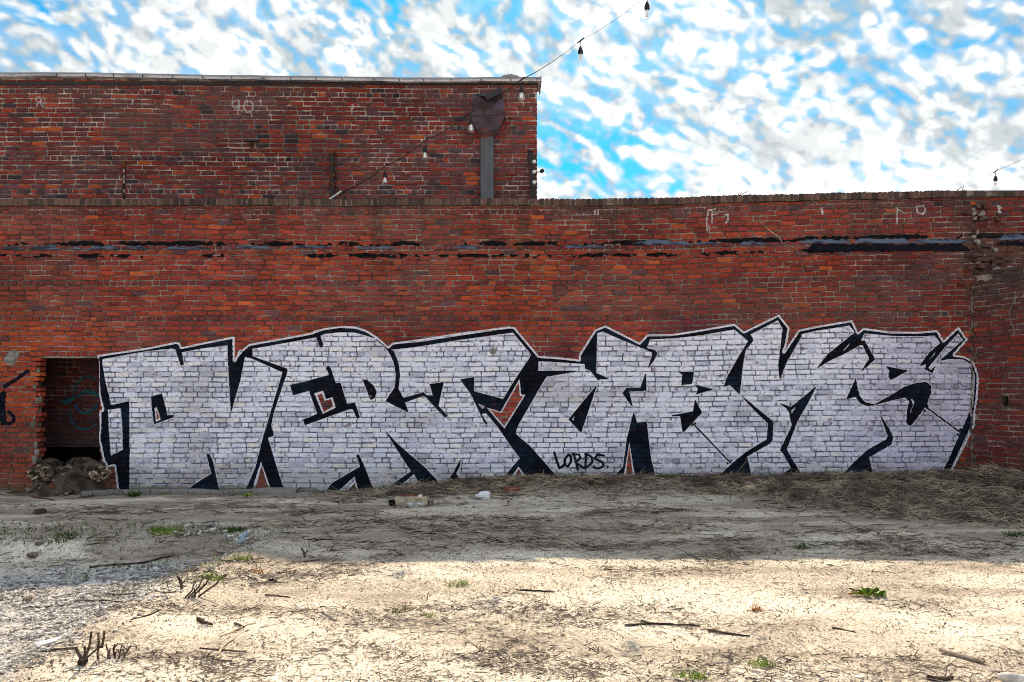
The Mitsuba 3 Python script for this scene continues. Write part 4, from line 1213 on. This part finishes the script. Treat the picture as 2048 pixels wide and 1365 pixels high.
# coarse grains and bits on the sand
pts = scatter(60000, (-4.5, 4.5), (2.95, 6.6), lambda x, y: np.where(frustum(x, y, .2) & (x > -2.6), .55 * np.clip(4.5 / y, .4, 1.2), 0))
n = len(pts)
oc = trimesh.creation.icosahedron(); ov, of = np.array(oc.vertices), np.array(oc.faces)
sc = rng.gamma(3.0, .0007, n)[:, None, None] * rng.uniform(.6, 1.4, (n, 1, 3)) + .0012
scene['pebbles'] = mikit.ply(((ov[None] * sc + (pts + [0, 0, .002])[:, None]).reshape(-1, 3), (of[None] + (np.arange(n) * 12)[:, None, None]).reshape(-1, 3)), 'straw_pale')
labels['pebbles'] = {'label': 'coarse sand grains and small pebbles over the sunlit ground', 'category': 'pebbles', 'kind': 'stuff'}

# ------------------------------------------------------------------ single plants
for (px, py, k, L, sp, mat, lab) in (
        (268, 993, 70, .10, .07, 'grass_green', 'thick green grass tuft at the foot of the leftmost black letter leg'),
        (120, 1076, 90, .06, .16, 'grass_green', 'dark green grass clump at left in the hollow, in front of the logs'),
        (330, 1064, 170, .05, .17, 'grass_bright', 'bright green mossy grass patch left of the white rubble'),
        (468, 1062, 70, .07, .12, 'grass_green', 'green grass clump between the white rubble and the crushed bottles'),
        (1000, 967, 60, .09, .10, 'grass_green', 'green weed tuft on the bank above the loose red brick'),
        (1195, 966, 80, .09, .16, 'grass_green', 'green weeds on the bank under the signature'),
        (1335, 956, 60, .08, .13, 'grass_green', 'green weeds at the foot of the wall, right of the tall black spike'),
        (1648, 957, 60, .06, .14, 'grass_green', 'green grass at the foot of the wall beside the flat grey stone'),
        (2032, 1071, 60, .07, .12, 'grass_green', 'dark green clump at the right edge, in front of the hay'),
        (1600, 1097, 50, .055, .07, 'grass_green', 'small green tuft in the shade just behind the shadow edge'),
        (918, 1170, 55, .06, .10, 'grass_bright', 'bright green sprig in the sun just in front of the shadow edge'),
        (803, 1223, 40, .05, .07, 'grass_olive', 'olive tuft in the sun left of centre'),
        (856, 1232, 30, .035, .05, 'grass_bright', 'tiny green tuft just right of the olive tuft'),
        (485, 1121, 45, .06, .06, 'grass_bright', 'bright green tuft on the sunlit crest at the shadow edge'),
        (425, 1158, 70, .05, .10, 'grass_bright', 'green tuft on the crest behind the cut twigs'),
        (1520, 1331, 50, .05, .07, 'grass_bright', 'green tuft near the bottom edge, right of centre'),
        (1380, 1357, 50, .05, .08, 'grass_bright', 'green tuft at the bottom edge, nearest to the viewer'),
        (1430, 988, 60, .05, .10, 'grass_green', 'small green tuft in front of the bank, right of the signature'),
        (1515, 1221, 34, .055, .035, 'tuft_orange', 'small orange dead tuft standing in the sun'),
        (515, 1146, 30, .05, .05, 'tuft_orange', 'rust coloured dead tuft on the sunlit crest')):
    key = thing('grass_tuft', lab, 'grass tuft')
    b = gp(px, py)
    scene[key] = mikit.ply(tuft_mesh(b, int(k * 1.5), L * 1.1, sp, .0034 + .0022 * (b[1] > 6.5)), mat)

ros = thing('leafy_weed', 'low green leafy weed in the sun at right', 'weed')
c = gp(1741, 1191)
for i in range(44):
    a = rng.uniform(0, 2 * np.pi); rad = rng.uniform(0, .085)
    rt = c + [rad * math.cos(a) * 1.2, rad * math.sin(a) * .8, .006]
    part(ros, 'leaf', leaf(rt, a + rng.normal(0, .5), rng.uniform(.25, 1.1), rng.uniform(.045, .085), rng.uniform(.008, .013), rng.uniform(.2, .5)), 'grass_bright' if i % 3 else 'grass_green')
part(ros, 'dead_stem', tube([c + [-.15, -.01, .012], c + [-.10, 0, .02], c + [-.04, 0, .01]], [.006, .006, .004], 6), 'tuft_orange')
wd = thing('leafy_weed', 'pale green broad leaved weed on the cement ledge at the foot of the wall', 'weed')
c = gp(494, 996)
for i in range(9):
    part(wd, 'leaf', leaf(c + [0, 0, .01], i * .7, rng.uniform(.5, 1.0), .10, .016, .3), 'grass_bright')
for (px, py, lab) in ((108, 968, 'small green weed growing on the dirt between the two logs'), (145, 990, 'small green weed at the foot of the dirt pile')):
    wd = thing('leafy_weed', lab, 'weed')
    c = np.array([float(WX(px, 10.35)), 10.32, float(WZ(py, 10.32))])
    for i in range(12):
        part(wd, 'leaf', leaf(c + rng.normal(0, .02, 3), rng.uniform(3.2, 6.2), rng.uniform(.1, .9), .05, .011, .3), 'grass_green')

spr = thing('wall_sprig', 'leafless twiggy plant growing out of the coping', 'plant')
c = np.array([float(WX(1478, 10.7)), 10.7, 4.02 + float(warp(WX(1478), 4.0)) + .03])
for i, (dx, dz, l) in enumerate(((.10, .09, 0), (-.07, .04, 0), (.03, .08, 0), (-.02, .09, 0), (.13, .05, 0), (-.10, .02, 0), (.06, .03, 0))):
    part(spr, 'twig', tube([c, c + [dx * .45, .0, dz * .7], c + [dx * 1.2, -.02, dz * 1.1]], [.009, .006, .003], 6), 'bark')
tl = thing('wall_sprig', 'few thin bare twigs on the coping near the right corner', 'plant')
for a, b, a2, b2 in ((1912, 386, 1918, 378), (1914, 381, 1924, 374), (1922, 386, 1928, 371)):
    part(tl, 'twig', tube([[float(WX(a, 10.7)), 10.7, float(WZ(b, 10.7))], [float(WX(a2, 10.7)), 10.7, float(WZ(b2, 10.7))]], [.005, .003], 6), 'bark')

# ------------------------------------------------------------------ sticks, boards and cut stalks on the ground


def stick(name, pxs, r, mat, label, lift=None, taper=.7, catg='stick', sides=7):
    P = [gp(a, b) for a, b in pxs]
    out = []
    for i, p in enumerate(P):
        out.append(p + [0, 0, r * .8 + (lift[i] if lift else 0)])
    out = np.array(out)
    t = np.linspace(0, 1, max(6, 3 * len(out)))
    src = np.linspace(0, 1, len(out))
    path = np.stack([np.interp(t, src, out[:, k]) for k in range(3)], -1)
    path[1:-1] += rng.normal(0, r * .35, (len(path) - 2, 3)) * [1, 1, .5]
    single(name, label, catg, tube(path, r * (1 - (1 - taper) * t) * rng.uniform(.85, 1.15, len(t)), sides), mat, smooth=60)


S_ = (
    ([(82, 1306), (112, 1302), (150, 1299)], .0075, 'bark', 'dark straight stick leading to the cut stump at lower left'),
    ([(395, 1241), (408, 1248), (424, 1253)], .011, 'bark', 'short thick dark stick lying in the sun left of centre'),
    ([(476, 1146), (492, 1153), (514, 1162)], .005, 'bark', 'thin twig slanting down from the sunlit crest'),
    ([(500, 1169), (530, 1167), (548, 1164)], .006, 'straw_pale', 'pale twig with a dark knob right of the crest'),
    ([(538, 1165), (545, 1165), (553, 1166)], .014, 'bark', 'dark knobbly wood end touching the pale twig'),
    ([(530, 1192), (556, 1193), (580, 1197)], .006, 'bark', 'brown stick lying in the sun below the crest'),
    ([(400, 1299), (450, 1303), (492, 1306)], .006, 'bark', 'thin brown stick crossing the pale stalks in the foreground'),
    ([(436, 1312), (444, 1296), (470, 1278), (496, 1262)], .0065, 'straw_pale', 'long pale curved stalk crossing the brown stick'),
    ([(440, 1276), (470, 1264), (492, 1253), (512, 1248)], .006, 'straw_pale', 'pale bleached stalk left of the long curved stalk'),
    ([(470, 1249), (480, 1253), (488, 1257)], .008, 'bark', 'short reddish stick end at the top of the bleached stalks'),
    ([(520, 1257), (545, 1252), (570, 1245)], .004, 'hay_stalk', 'thin curved yellowish twig right of the bleached stalks'),
    ([(645, 1227), (658, 1235), (673, 1243)], .007, 'stone_grey', 'grey wood splinter in the sun at left of centre'),
    ([(424, 1320), (446, 1324), (466, 1325)], .005, 'bark', 'thin twig below the brown stick'),
    ([(298, 1181), (330, 1188), (352, 1185)], .005, 'bark', 'dark twig along the gravel edge'),
    ([(60, 1216), (85, 1218), (110, 1213), (135, 1215)], .007, 'bark', 'dark crooked twig lying on the gravel'),
    ([(2, 1186), (40, 1178), (90, 1180)], .006, 'bark', 'dark thin twig across the gravel at the left edge'),
    ([(150, 1205), (200, 1202), (245, 1206)], .006, 'bark', 'dark thin twig on the gravel, right of the crooked twig'),
    ([(225, 1192), (270, 1190), (300, 1194)], .007, 'bark', 'dark twig at the right rim of the gravel'),
    ([(320, 1222), (300, 1232), (262, 1242)], .006, 'straw_dark', 'crooked dark twig running down along the crest'),
    ([(180, 1137), (230, 1132), (290, 1128), (320, 1118), (350, 1113)], .010, 'bark', 'long bent branch lying in the shade along the hollow'),
    ([(820, 992), (870, 989), (930, 990), (965, 987)], .008, 'bark', 'long thin branch in the shade left of the plastic jug'),
    ([(985, 992), (1010, 994), (1054, 990)], .008, 'bark', 'thin branch in the shade right of the plastic jug'),
    ([(990, 979), (1018, 985), (1036, 988)], .007, 'bark', 'short branch just below the loose red brick'),
    ([(1032, 1084), (1052, 1086), (1072, 1087)], .008, 'bark', 'dark stick in the shade near the middle'),
    ([(1415, 1263), (1455, 1270), (1500, 1275)], .008, 'bark', 'dark twig at lower right, left of the long board'),
    ([(1665, 1258), (1690, 1263), (1712, 1268)], .007, 'bark', 'dark twig in the sun below the leafy weed'),
    ([(1960, 1083), (1985, 1085), (2000, 1084)], .007, 'bark', 'curved twig in the shade near the right edge'),
    ([(1250, 1254), (1300, 1250), (1360, 1252), (1400, 1255)], .009, 'straw_dark', 'long dark root lying on the sand right of centre'),
    ([(1040, 1182), (1080, 1184), (1110, 1186)], .006, 'straw_dark', 'dark thin root in the sun near the middle'),
    ([(1120, 1221), (1135, 1222)], .005, 'bark', 'tiny brown twig in the sun at the centre'),
    ([(1855, 1360), (1880, 1362), (1905, 1359)], .012, 'bark', 'dark gnarled twig left of the white log end'))
for pxs, r, mat, lab in S_:
    stick('stick', pxs, r, mat, lab)
for lab, pxs, h in (('upright thorn like twig on the crest left of the pale green patch', ((364, 1178), (369, 1162)), .09), ('dark forked twig stub in the shade right of the crest', ((610, 1115), (613, 1103)), .08)):
    b = gp(*pxs[0])
    tw = thing('twig_stub', lab, 'twig')
    part(tw, 'stem', tube([b, b + [-.012, 0, h * .6], b + [-.03, -.01, h]], [.011, .009, .006], 7), 'bark')
    part(tw, 'fork', tube([b + [-.004, 0, h * .3], b + [.03, -.01, h * .75]], [.007, .004], 7), 'bark')
cs = thing('cut_twigs', 'bundle of cut twigs leaning on the crest at left', 'twigs')
b = gp(378, 1198)
for i, (dx, dy, h) in enumerate(((.02, .02, .09), (.05, .04, .12), (.09, .05, .15), (-.02, .0, .07), (.13, .07, .14))):
    part(cs, 'twig', tube([b + [i * .018 - .03, i * .012, 0], b + [i * .018 + dx * .6, dy, h * .55], b + [i * .018 + dx, dy * 1.5, h]], [.007, .006, .004], 6), 'bark')
# the shrub cut down to its stalks, lower left
stp = thing('shrub_stump', 'cut down shrub with bare upright stalks at lower left', 'shrub')
b = gp(166, 1329)
K = F / b[1]
m1 = lambda a, c_, dy=0.0: b + np.array([(a - 166) / K, dy, (1329 - c_) / K])
part(stp, 'base', rock(b + [0, 0, .012], (.024, .022, .022), 77, 2), 'bark')
for pts_, r0 in (([(164, 1322, 0), (158, 1310, .0), (150, 1295, 0)], .010), ([(168, 1321, 0), (166, 1310, .02), (164, 1297, .02)], .008), ([(170, 1318, 0), (179, 1303, -.02), (184, 1287, -.02), (186, 1270, -.02), (187, 1262, -.02)], .007),
                 ([(190, 1303, .03), (191, 1290, .03), (190, 1270, .03)], .007), ([(193, 1303, .05), (196, 1290, .05), (198, 1269, .05)], .007), ([(183, 1328, .06), (182, 1315, .06), (188, 1302, .05)], .006), ([(172, 1318, .0), (184, 1306, .04), (192, 1300, .05)], .006)):
    part(stp, 'stalk', tube([m1(*q) for q in pts_], np.linspace(r0, r0 * .75, len(pts_)), 7), 'bark', smooth=50)
# smaller dead stalks near it
sm = thing('shrub_stump', 'low dead stalks just right of the cut down shrub', 'shrub')
for i in range(10):
    p = gp(218 + i * 3.5 + rng.normal(0, 3), 1318 + rng.normal(0, 4))
    part(sm, 'stalk', tube([p, p + [rng.normal(0, .012), .01, .03], p + [rng.normal(0, .03), 0, rng.uniform(.04, .075)]], [.005, .004, .003], 6), 'bark')

p0, p1 = gp(1880, 1306), gp(1968, 1331)
d_ = (p1 - p0) / np.linalg.norm(p1 - p0)
bd = bx(0, float(np.linalg.norm(p1 - p0)), -.010, .018, 0, .014, .003)
v = np.array(bd.vertices); n_ = np.cross([0, 0, 1], d_); n_ /= np.linalg.norm(n_)
single('board', 'thin dark weathered lath lying aslant at lower right', 'board', (p0 + v[:, :1] * d_ + v[:, 1:2] * n_ + v[:, 2:] * [0, 0, 1] + [0, 0, .008], np.array(bd.faces)), 'board_wood')
a, b = gp(1996, 1364), gp(2080, 1376)
wl_ = np.array([a + (b - a) * t for t in np.linspace(0, 1, 9)]) + [0, 0, .025]
single('bleached_log', 'white bleached piece of wood at the bottom right corner', 'log', tube(wl_, [.012, .024, .028, .027, .028, .029, .029, .028, .02], 12), 'stone_white', smooth=60)
pl = thing('plastic_scrap', 'white cracked plastic scrap lying beside the gravel at lower left', 'plastic scrap')
c = gp(104, 1285)
v = np.array(bx(-.085, .085, -.02, .02, 0, .006, .002).vertices)
for dy, dz, s in ((0, .006, 1.0), (-.035, .004, .75)):
    w_ = v * [s, .6, 1]; ca, sa = math.cos(.75), math.sin(.75)
    w_ = np.c_[w_[:, 0] * ca - w_[:, 1] * sa, w_[:, 0] * sa + w_[:, 1] * ca, w_[:, 2] + .012 * (w_[:, 0] > 0)]
    part(pl, 'strip', (w_ + c + [0.01 if s < 1 else 0, dy, dz], np.array(bx(-.085, .085, -.02, .02, 0, .006, .002).faces)), 'plastic_white')

# ------------------------------------------------------------------ rubble by the wall
jg = thing('plastic_jug', 'white plastic jug lying on the sand in front of the wall', 'jug')
c = gp(968, 998)
ax = np.array([.95, -.30, .05])
A = trimesh.geometry.align_vectors([0, 0, 1], ax)[:3, :3]
sec = []
for t, w, h in ((0, .030, .025), (.006, .050, .038), (.05, .055, .042), (.07, .052, .040), (.115, .055, .042), (.135, .045, .034), (.155, .020, .020), (.168, .018, .018)):
    th = np.arange(20) * 2 * np.pi / 20
    e = np.c_[w * np.sign(np.cos(th)) * np.abs(np.cos(th)) ** .7, h * np.sign(np.sin(th)) * np.abs(np.sin(th)) ** .7, np.full(20, -t)]
    sec.append(e @ A.T + c + [.075, -.01, .040])
jv, jf_ = loft(sec)
jf_ = np.vstack([jf_[:, [0, 1, 2]], jf_[:, [0, 2, 3]], [[0, i, i + 1] for i in range(1, 19)]])
part(jg, 'body', (jv, jf_), 'plastic_white', smooth=45)
part(jg, 'cap', (lambda L: L)(lathe([(0, 0), (.022, 0), (.022, .022), (0, .022)], c + [.075, -.01, .040] - ax * .166, 14, -ax)), 'plastic_white')
part(jg, 'handle', tube([c + [.055, .0, .078], c + [.03, .01, .092], c + [-.01, .02, .085], c + [-.04, .025, .065]], .008, 8), 'plastic_white', smooth=60)

c = gp(825, 1012)


def broken_box(at, sx, sy, sz, amp, seed, ang=0.0, ch=.008):
    m_ = bx(-sx, sx, -sy, sy, 0, sz, ch).subdivide().subdivide().subdivide()
    v_ = np.array(m_.vertices)
    v_ = v_ + amp * (np.stack([meshkit.fbm(v_ * 9 + seed + k, 3) for k in (0, 30, 60)], -1) - .5) * [1.6, 1, 1]
    ca_, sa_ = math.cos(ang), math.sin(ang)
    return np.c_[v_[:, 0] * ca_ - v_[:, 1] * sa_, v_[:, 0] * sa_ + v_[:, 1] * ca_, v_[:, 2]] + at, np.array(m_.faces)


single('concrete_block', 'broken tan concrete slab lying on the sand left of the plastic jug', 'concrete block', broken_box(c + [-.01, .06, -.01], .195, .09, .105, .045, 3.0, .02), 'concrete_tan')
single('concrete_lump', 'pale lump of concrete in front of the tan slab', 'concrete lump', broken_box(c + [.035, -.085, -.008], .125, .035, .058, .035, 8.0, -.04, .014), 'concrete_pale', smooth=35)
single('dark_scrap', 'small dark blue scrap at the left end of the tan slab', 'scrap', broken_box(c + [-.25, .03, -.005], .036, .03, .07, .05, 12.0, .5), 'tar')
single('dark_scrap', 'crumpled dark scrap at the right end of the tan slab', 'scrap', broken_box(c + [.222, .02, -.005], .020, .05, .075, .05, 17.0, .3), 'board_wood')
single('bottle_top', 'small white plastic bottle top on top of the tan slab', 'bottle top', lathe([(0, 0), (.024, 0), (.024, .028), (.020, .032), (0, .032)], c + [.085, .08, .092], 14), 'plastic_white')
single('red_splinter', 'reddish brown splinter resting on the back of the tan slab', 'splinter', tube([c + [-.16, .10, .108], c + [-.08, .10, .116], c + [.03, .11, .112]], [.006, .010, .007], 6), 'brick_clay')
c = gp(1022, 983)
lb = bx(-.105, .105, -.05, .05, 0, .06, .006).subdivide(); v = np.array(lb.vertices)
v += .006 * (np.stack([meshkit.noise(v * 30 + k) for k in (0, 30, 60)], -1) - .5)
ca, sa = math.cos(.18), math.sin(.18)
single('loose_brick', 'loose red brick half sunk in the bank in front of the wall', 'brick', (np.c_[v[:, 0] * ca - v[:, 1] * sa, v[:, 0] * sa + v[:, 1] * ca, v[:, 2]] + c + [0, 0, -.008], np.array(lb.faces)), 'brick_clay')
for (px, py, sz, mat, lab, sd_) in (
        (80, 1027, (.085, .06, .035), 'soil', 'dark flat stone on the sand in front of the left log', 21),
        (65, 1113, (.058, .045, .024), 'stone_brown', 'brown stone at the left edge of the gravel', 22),
        (78, 1089, (.042, .032, .018), 'stone_brown', 'reddish stone at left, beyond the brown stone', 23),
        (1640, 955, (.13, .07, .02), 'stone_grey', 'flat grey stone at the foot of the wall at right', 24),
        (1554, 989, (.07, .05, .012), 'concrete_tan', 'flat pale chip on the ground in front of the right letters', 25),
        (1500, 980, (.09, .06, .035), 'hay_stalk', 'rounded tan clod in front of the right letters', 26),
        (55, 1202, (.035, .03, .018), 'stone_brown', 'small dark stone on the sunlit gravel', 27),
        (1905, 960, (.14, .10, .06), 'soil', 'dark earth clod at the foot of the last letter', 28),
        (1990, 1013, (.07, .05, .012), 'concrete_tan', 'pale flat chip among the hay in the right corner', 29)):
    p = gp(px, py)
    single('stone', lab, 'stone', rock(p + [0, 0, sz[2] * .5], sz, sd_, 2), mat, smooth=40)
grp = 'pale stones of the rubble heap'
for i in range(34):
    px, py = 405 + rng.normal(0, 1) * 26, 1064 + rng.normal(0, 1) * 10
    if i > 22: px, py = 468 + rng.normal(0, 9), 1080 + rng.normal(0, 5)
    if i == 0: px, py = 424, 1053
    p = gp(px, py); s = rng.uniform(.010, .021) if i else .030
    single('rubble_stone', 'pale broken stone in the small rubble heap between the moss and the crushed bottles', 'stone', rock(p + [0, 0, s * .4], (s * 1.2, s, s * .8), 600 + i, 1), 'stone_white' if i % 3 else 'stone_grey', grp)
for (pa, pb, lab) in (((481, 1082), (495, 1070), 'crushed bluish plastic bottle, the upper of two beside the rubble'), ((476, 1090), (492, 1083), 'crushed bluish plastic bottle, the lower of two beside the rubble')):
    a, b = gp(*pa), gp(*pb)
    bt = thing('crushed_bottle', lab, 'bottle')
    pth = np.array([a + (b - a) * t for t in np.linspace(0, 1, 8)]) + [0, 0, .022]
    part(bt, 'body', tube(pth, [.018, .030, .028, .022, .030, .028, .024, .012], 10), 'plastic_blue', smooth=50)
    part(bt, 'neck', tube(np.array([pth[-1], pth[-1] + (b - a) / np.linalg.norm(b - a) * .03]), .010, 8), 'plastic_white')

# cement ledge and footing at the wall's foot
n = 46
xs = np.linspace(float(WX(150)), float(WX(600)), n)
w0 = .06 + .10 * meshkit.noise(np.c_[xs * 2.1, xs * 0, xs * 0]) + .14 * sstep(WX(500), WX(560), xs)
zt_ = .030 + .03 * meshkit.noise(np.c_[xs * 3.0, xs * 0 + 4, xs * 0]) + .02 * sstep(WX(500), WX(530), xs)
rings = [np.c_[xs, np.full(n, D - .008), zt_], np.c_[xs, D - w0 * .8, zt_ - .004], np.c_[xs, D - w0, zt_ - .02], np.c_[xs, D - w0 - .02, np.full(n, -.12)]]
f = [[k * n + i, k * n + i + 1, (k + 1) * n + i + 1, (k + 1) * n + i] for k in range(3) for i in range(n - 1)]
single('footing_ledge', 'low crumbling concrete ledge along the foot of the wall at left', 'ledge', (np.vstack(rings), np.array(f)), 'cement', smooth=50)
sb = bx(float(WX(-40)), float(WX(32)), D - .22, D - .03, -.03, .035, .012).subdivide().subdivide(); v = np.array(sb.vertices)
single('footing_ledge', 'short grey concrete slab end at the left edge below the wall', 'ledge', (v + .02 * (np.stack([meshkit.noise(v * 9 + k) for k in (0, 30, 60)], -1) - .5), np.array(sb.faces)), 'cement')
# dirt pile in the opening
n = 70
gx_, gy_ = np.meshgrid(np.linspace(OX0 - .16, OX1 + .10, n), np.linspace(D - .48, D + .40, n))
hx = np.exp(-((gx_ - (OX0 + OX1) / 2) / .46) ** 4)
fr = .46 - .36 * sstep(OX0 + .30, OX0 + .62, gx_)
hz = .36 * hx * sstep(D - fr, D - .03, gy_) + .10 * (meshkit.fbm(np.stack([gx_ * 7, gy_ * 7, gx_ * 0], -1), 4) - .5) * sstep(.02, .2, hx * sstep(D - fr, D - .03, gy_))
ix = np.arange(n * n).reshape(n, n)
f = np.stack([ix[:-1, :-1], ix[:-1, 1:], ix[1:, 1:], ix[1:, :-1]], -1).reshape(-1, 4)
scene['dirt_pile'] = mikit.ply((np.stack([gx_, gy_, hz - .015], -1).reshape(-1, 3), f), 'soil', smooth=True)
xs, ys = rng.uniform(OX0 + .02, OX1 - .02, 130), rng.uniform(D - .34, D + .2, 130)
cl = []
for i in range(130):
    j0, i0 = np.abs(gx_[0] - xs[i]).argmin(), np.abs(gy_[:, 0] - ys[i]).argmin()
    z = hz[i0, j0] - .01
    if z < .02: continue
    q = rng.uniform(.008, .030)
    cl.append(rock((xs[i], ys[i], z), (q * 1.3, q, q * .8), 900 + i, 1))
scene['dirt_clods'] = mikit.ply(cat(*cl), 'stone_brown')
labels['dirt_clods'] = {'label': 'clods and crumbs on the dark earth heap in the opening', 'category': 'clods', 'kind': 'stuff'}
labels['dirt_pile'] = {'label': 'heap of dark earth spilling out of the opening between the logs', 'category': 'dirt pile', 'kind': 'structure'}


def log(a, b, ra, rb, label, seed):
    key = thing('log', label, 'log')
    a, b = np.asarray(a, float), np.asarray(b, float)
    t = np.linspace(0, 1, 16)
    path = a + (b - a) * t[:, None]
    path[:, 2] += .03 * np.sin(t * 3.1)
    v, f = tube(path, ra + (rb - ra) * t, 22)
    d0 = meshkit.fbm(v * 11 + seed, 3) - .5
    nrm = v - np.repeat(np.vstack([path, a[None]])[:16], 22, 0)[:len(v)] if False else None
    ctr = np.vstack([np.repeat(path, 22, 0), path[:1], path[-1:]])
    th_ = np.r_[np.tile(np.arange(22), 16), 0, 0] * 2 * np.pi / 22
    tt_ = np.r_[np.repeat(t, 22), 0, 1]
    rid = meshkit.fbm(np.c_[np.cos(th_) * 4.5, np.sin(th_) * 4.5, tt_ * 3 + seed], 3) - .5
    v = ctr + (v - ctr) * (1 + .40 * d0[:, None] + .45 * rid[:, None])
    part(key, 'trunk', (v, f), 'log_bark', smooth=50)
    # splintered end facing the viewer
    dv = (a - b) / np.linalg.norm(a - b)
    ref = np.cross(dv, [0, 0, 1.0]); ref /= np.linalg.norm(ref); up_ = np.cross(ref, dv)
    r = np.random.default_rng(seed)
    ms = []
    for i in range(26):
        th, rr = r.uniform(0, 6.28), ra * math.sqrt(r.random()) * .95
        c_ = a + ref * rr * math.cos(th) + up_ * rr * math.sin(th) * .9
        L = r.uniform(.03, .13)
        ms.append(tube([c_ - dv * .05, c_ + dv * L * .5 + r.normal(0, .008, 3), c_ + dv * L + r.normal(0, .015, 3)], [r.uniform(.022, .040), r.uniform(.012, .028), .004], 5))
    part(key, 'splintered_end', cat(*ms), 'log_wood', label='pale splintered end')
    return key


for i in range(9):
    bx_, by_ = rng.uniform(OX0 + .05, OX1 - .1), rng.uniform(D - .30, D + .02)
    j0, i0 = np.abs(gx_[0] - bx_).argmin(), np.abs(gy_[:, 0] - by_).argmin()
    q = broken_box(np.array([bx_, by_, max(hz[i0, j0] - .03, .0)]), rng.uniform(.03, .07), rng.uniform(.025, .045), rng.uniform(.03, .055), .03, 20.0 + i, rng.uniform(0, 3), .004)
    part('dirt_clods', 'brick_bit', q, 'brick_clay' if i % 3 == 0 else 'stone_brown')
log((float(WX(82, 10.2)), 10.18, float(WZ(950, 10.2))), (float(WX(112, 10.8)), 10.85, .30), .155, .12, 'dark log with a broken round end at the left side of the opening', 5)
log((float(WX(200, 10.1)), 10.12, float(WZ(948, 10.1))), (float(WX(150, 10.75)), 10.8, float(WZ(936, 10.8))), .115, .15, 'log with a pale splintered end at the right side of the opening', 9)
# root bits and the rusty iron at the opening
stick('stick', [(62, 994), (80, 998), (108, 1002)], .012, 'rust', 'rusty brown iron rod on the ground below the dirt pile', taper=.6)
stick('stick', [(78, 988), (84, 980), (88, 974)], .006, 'straw_pale', 'short pale twig leaning on the dirt pile', lift=[0, .04, .08])
for key in list(labels):
    pass
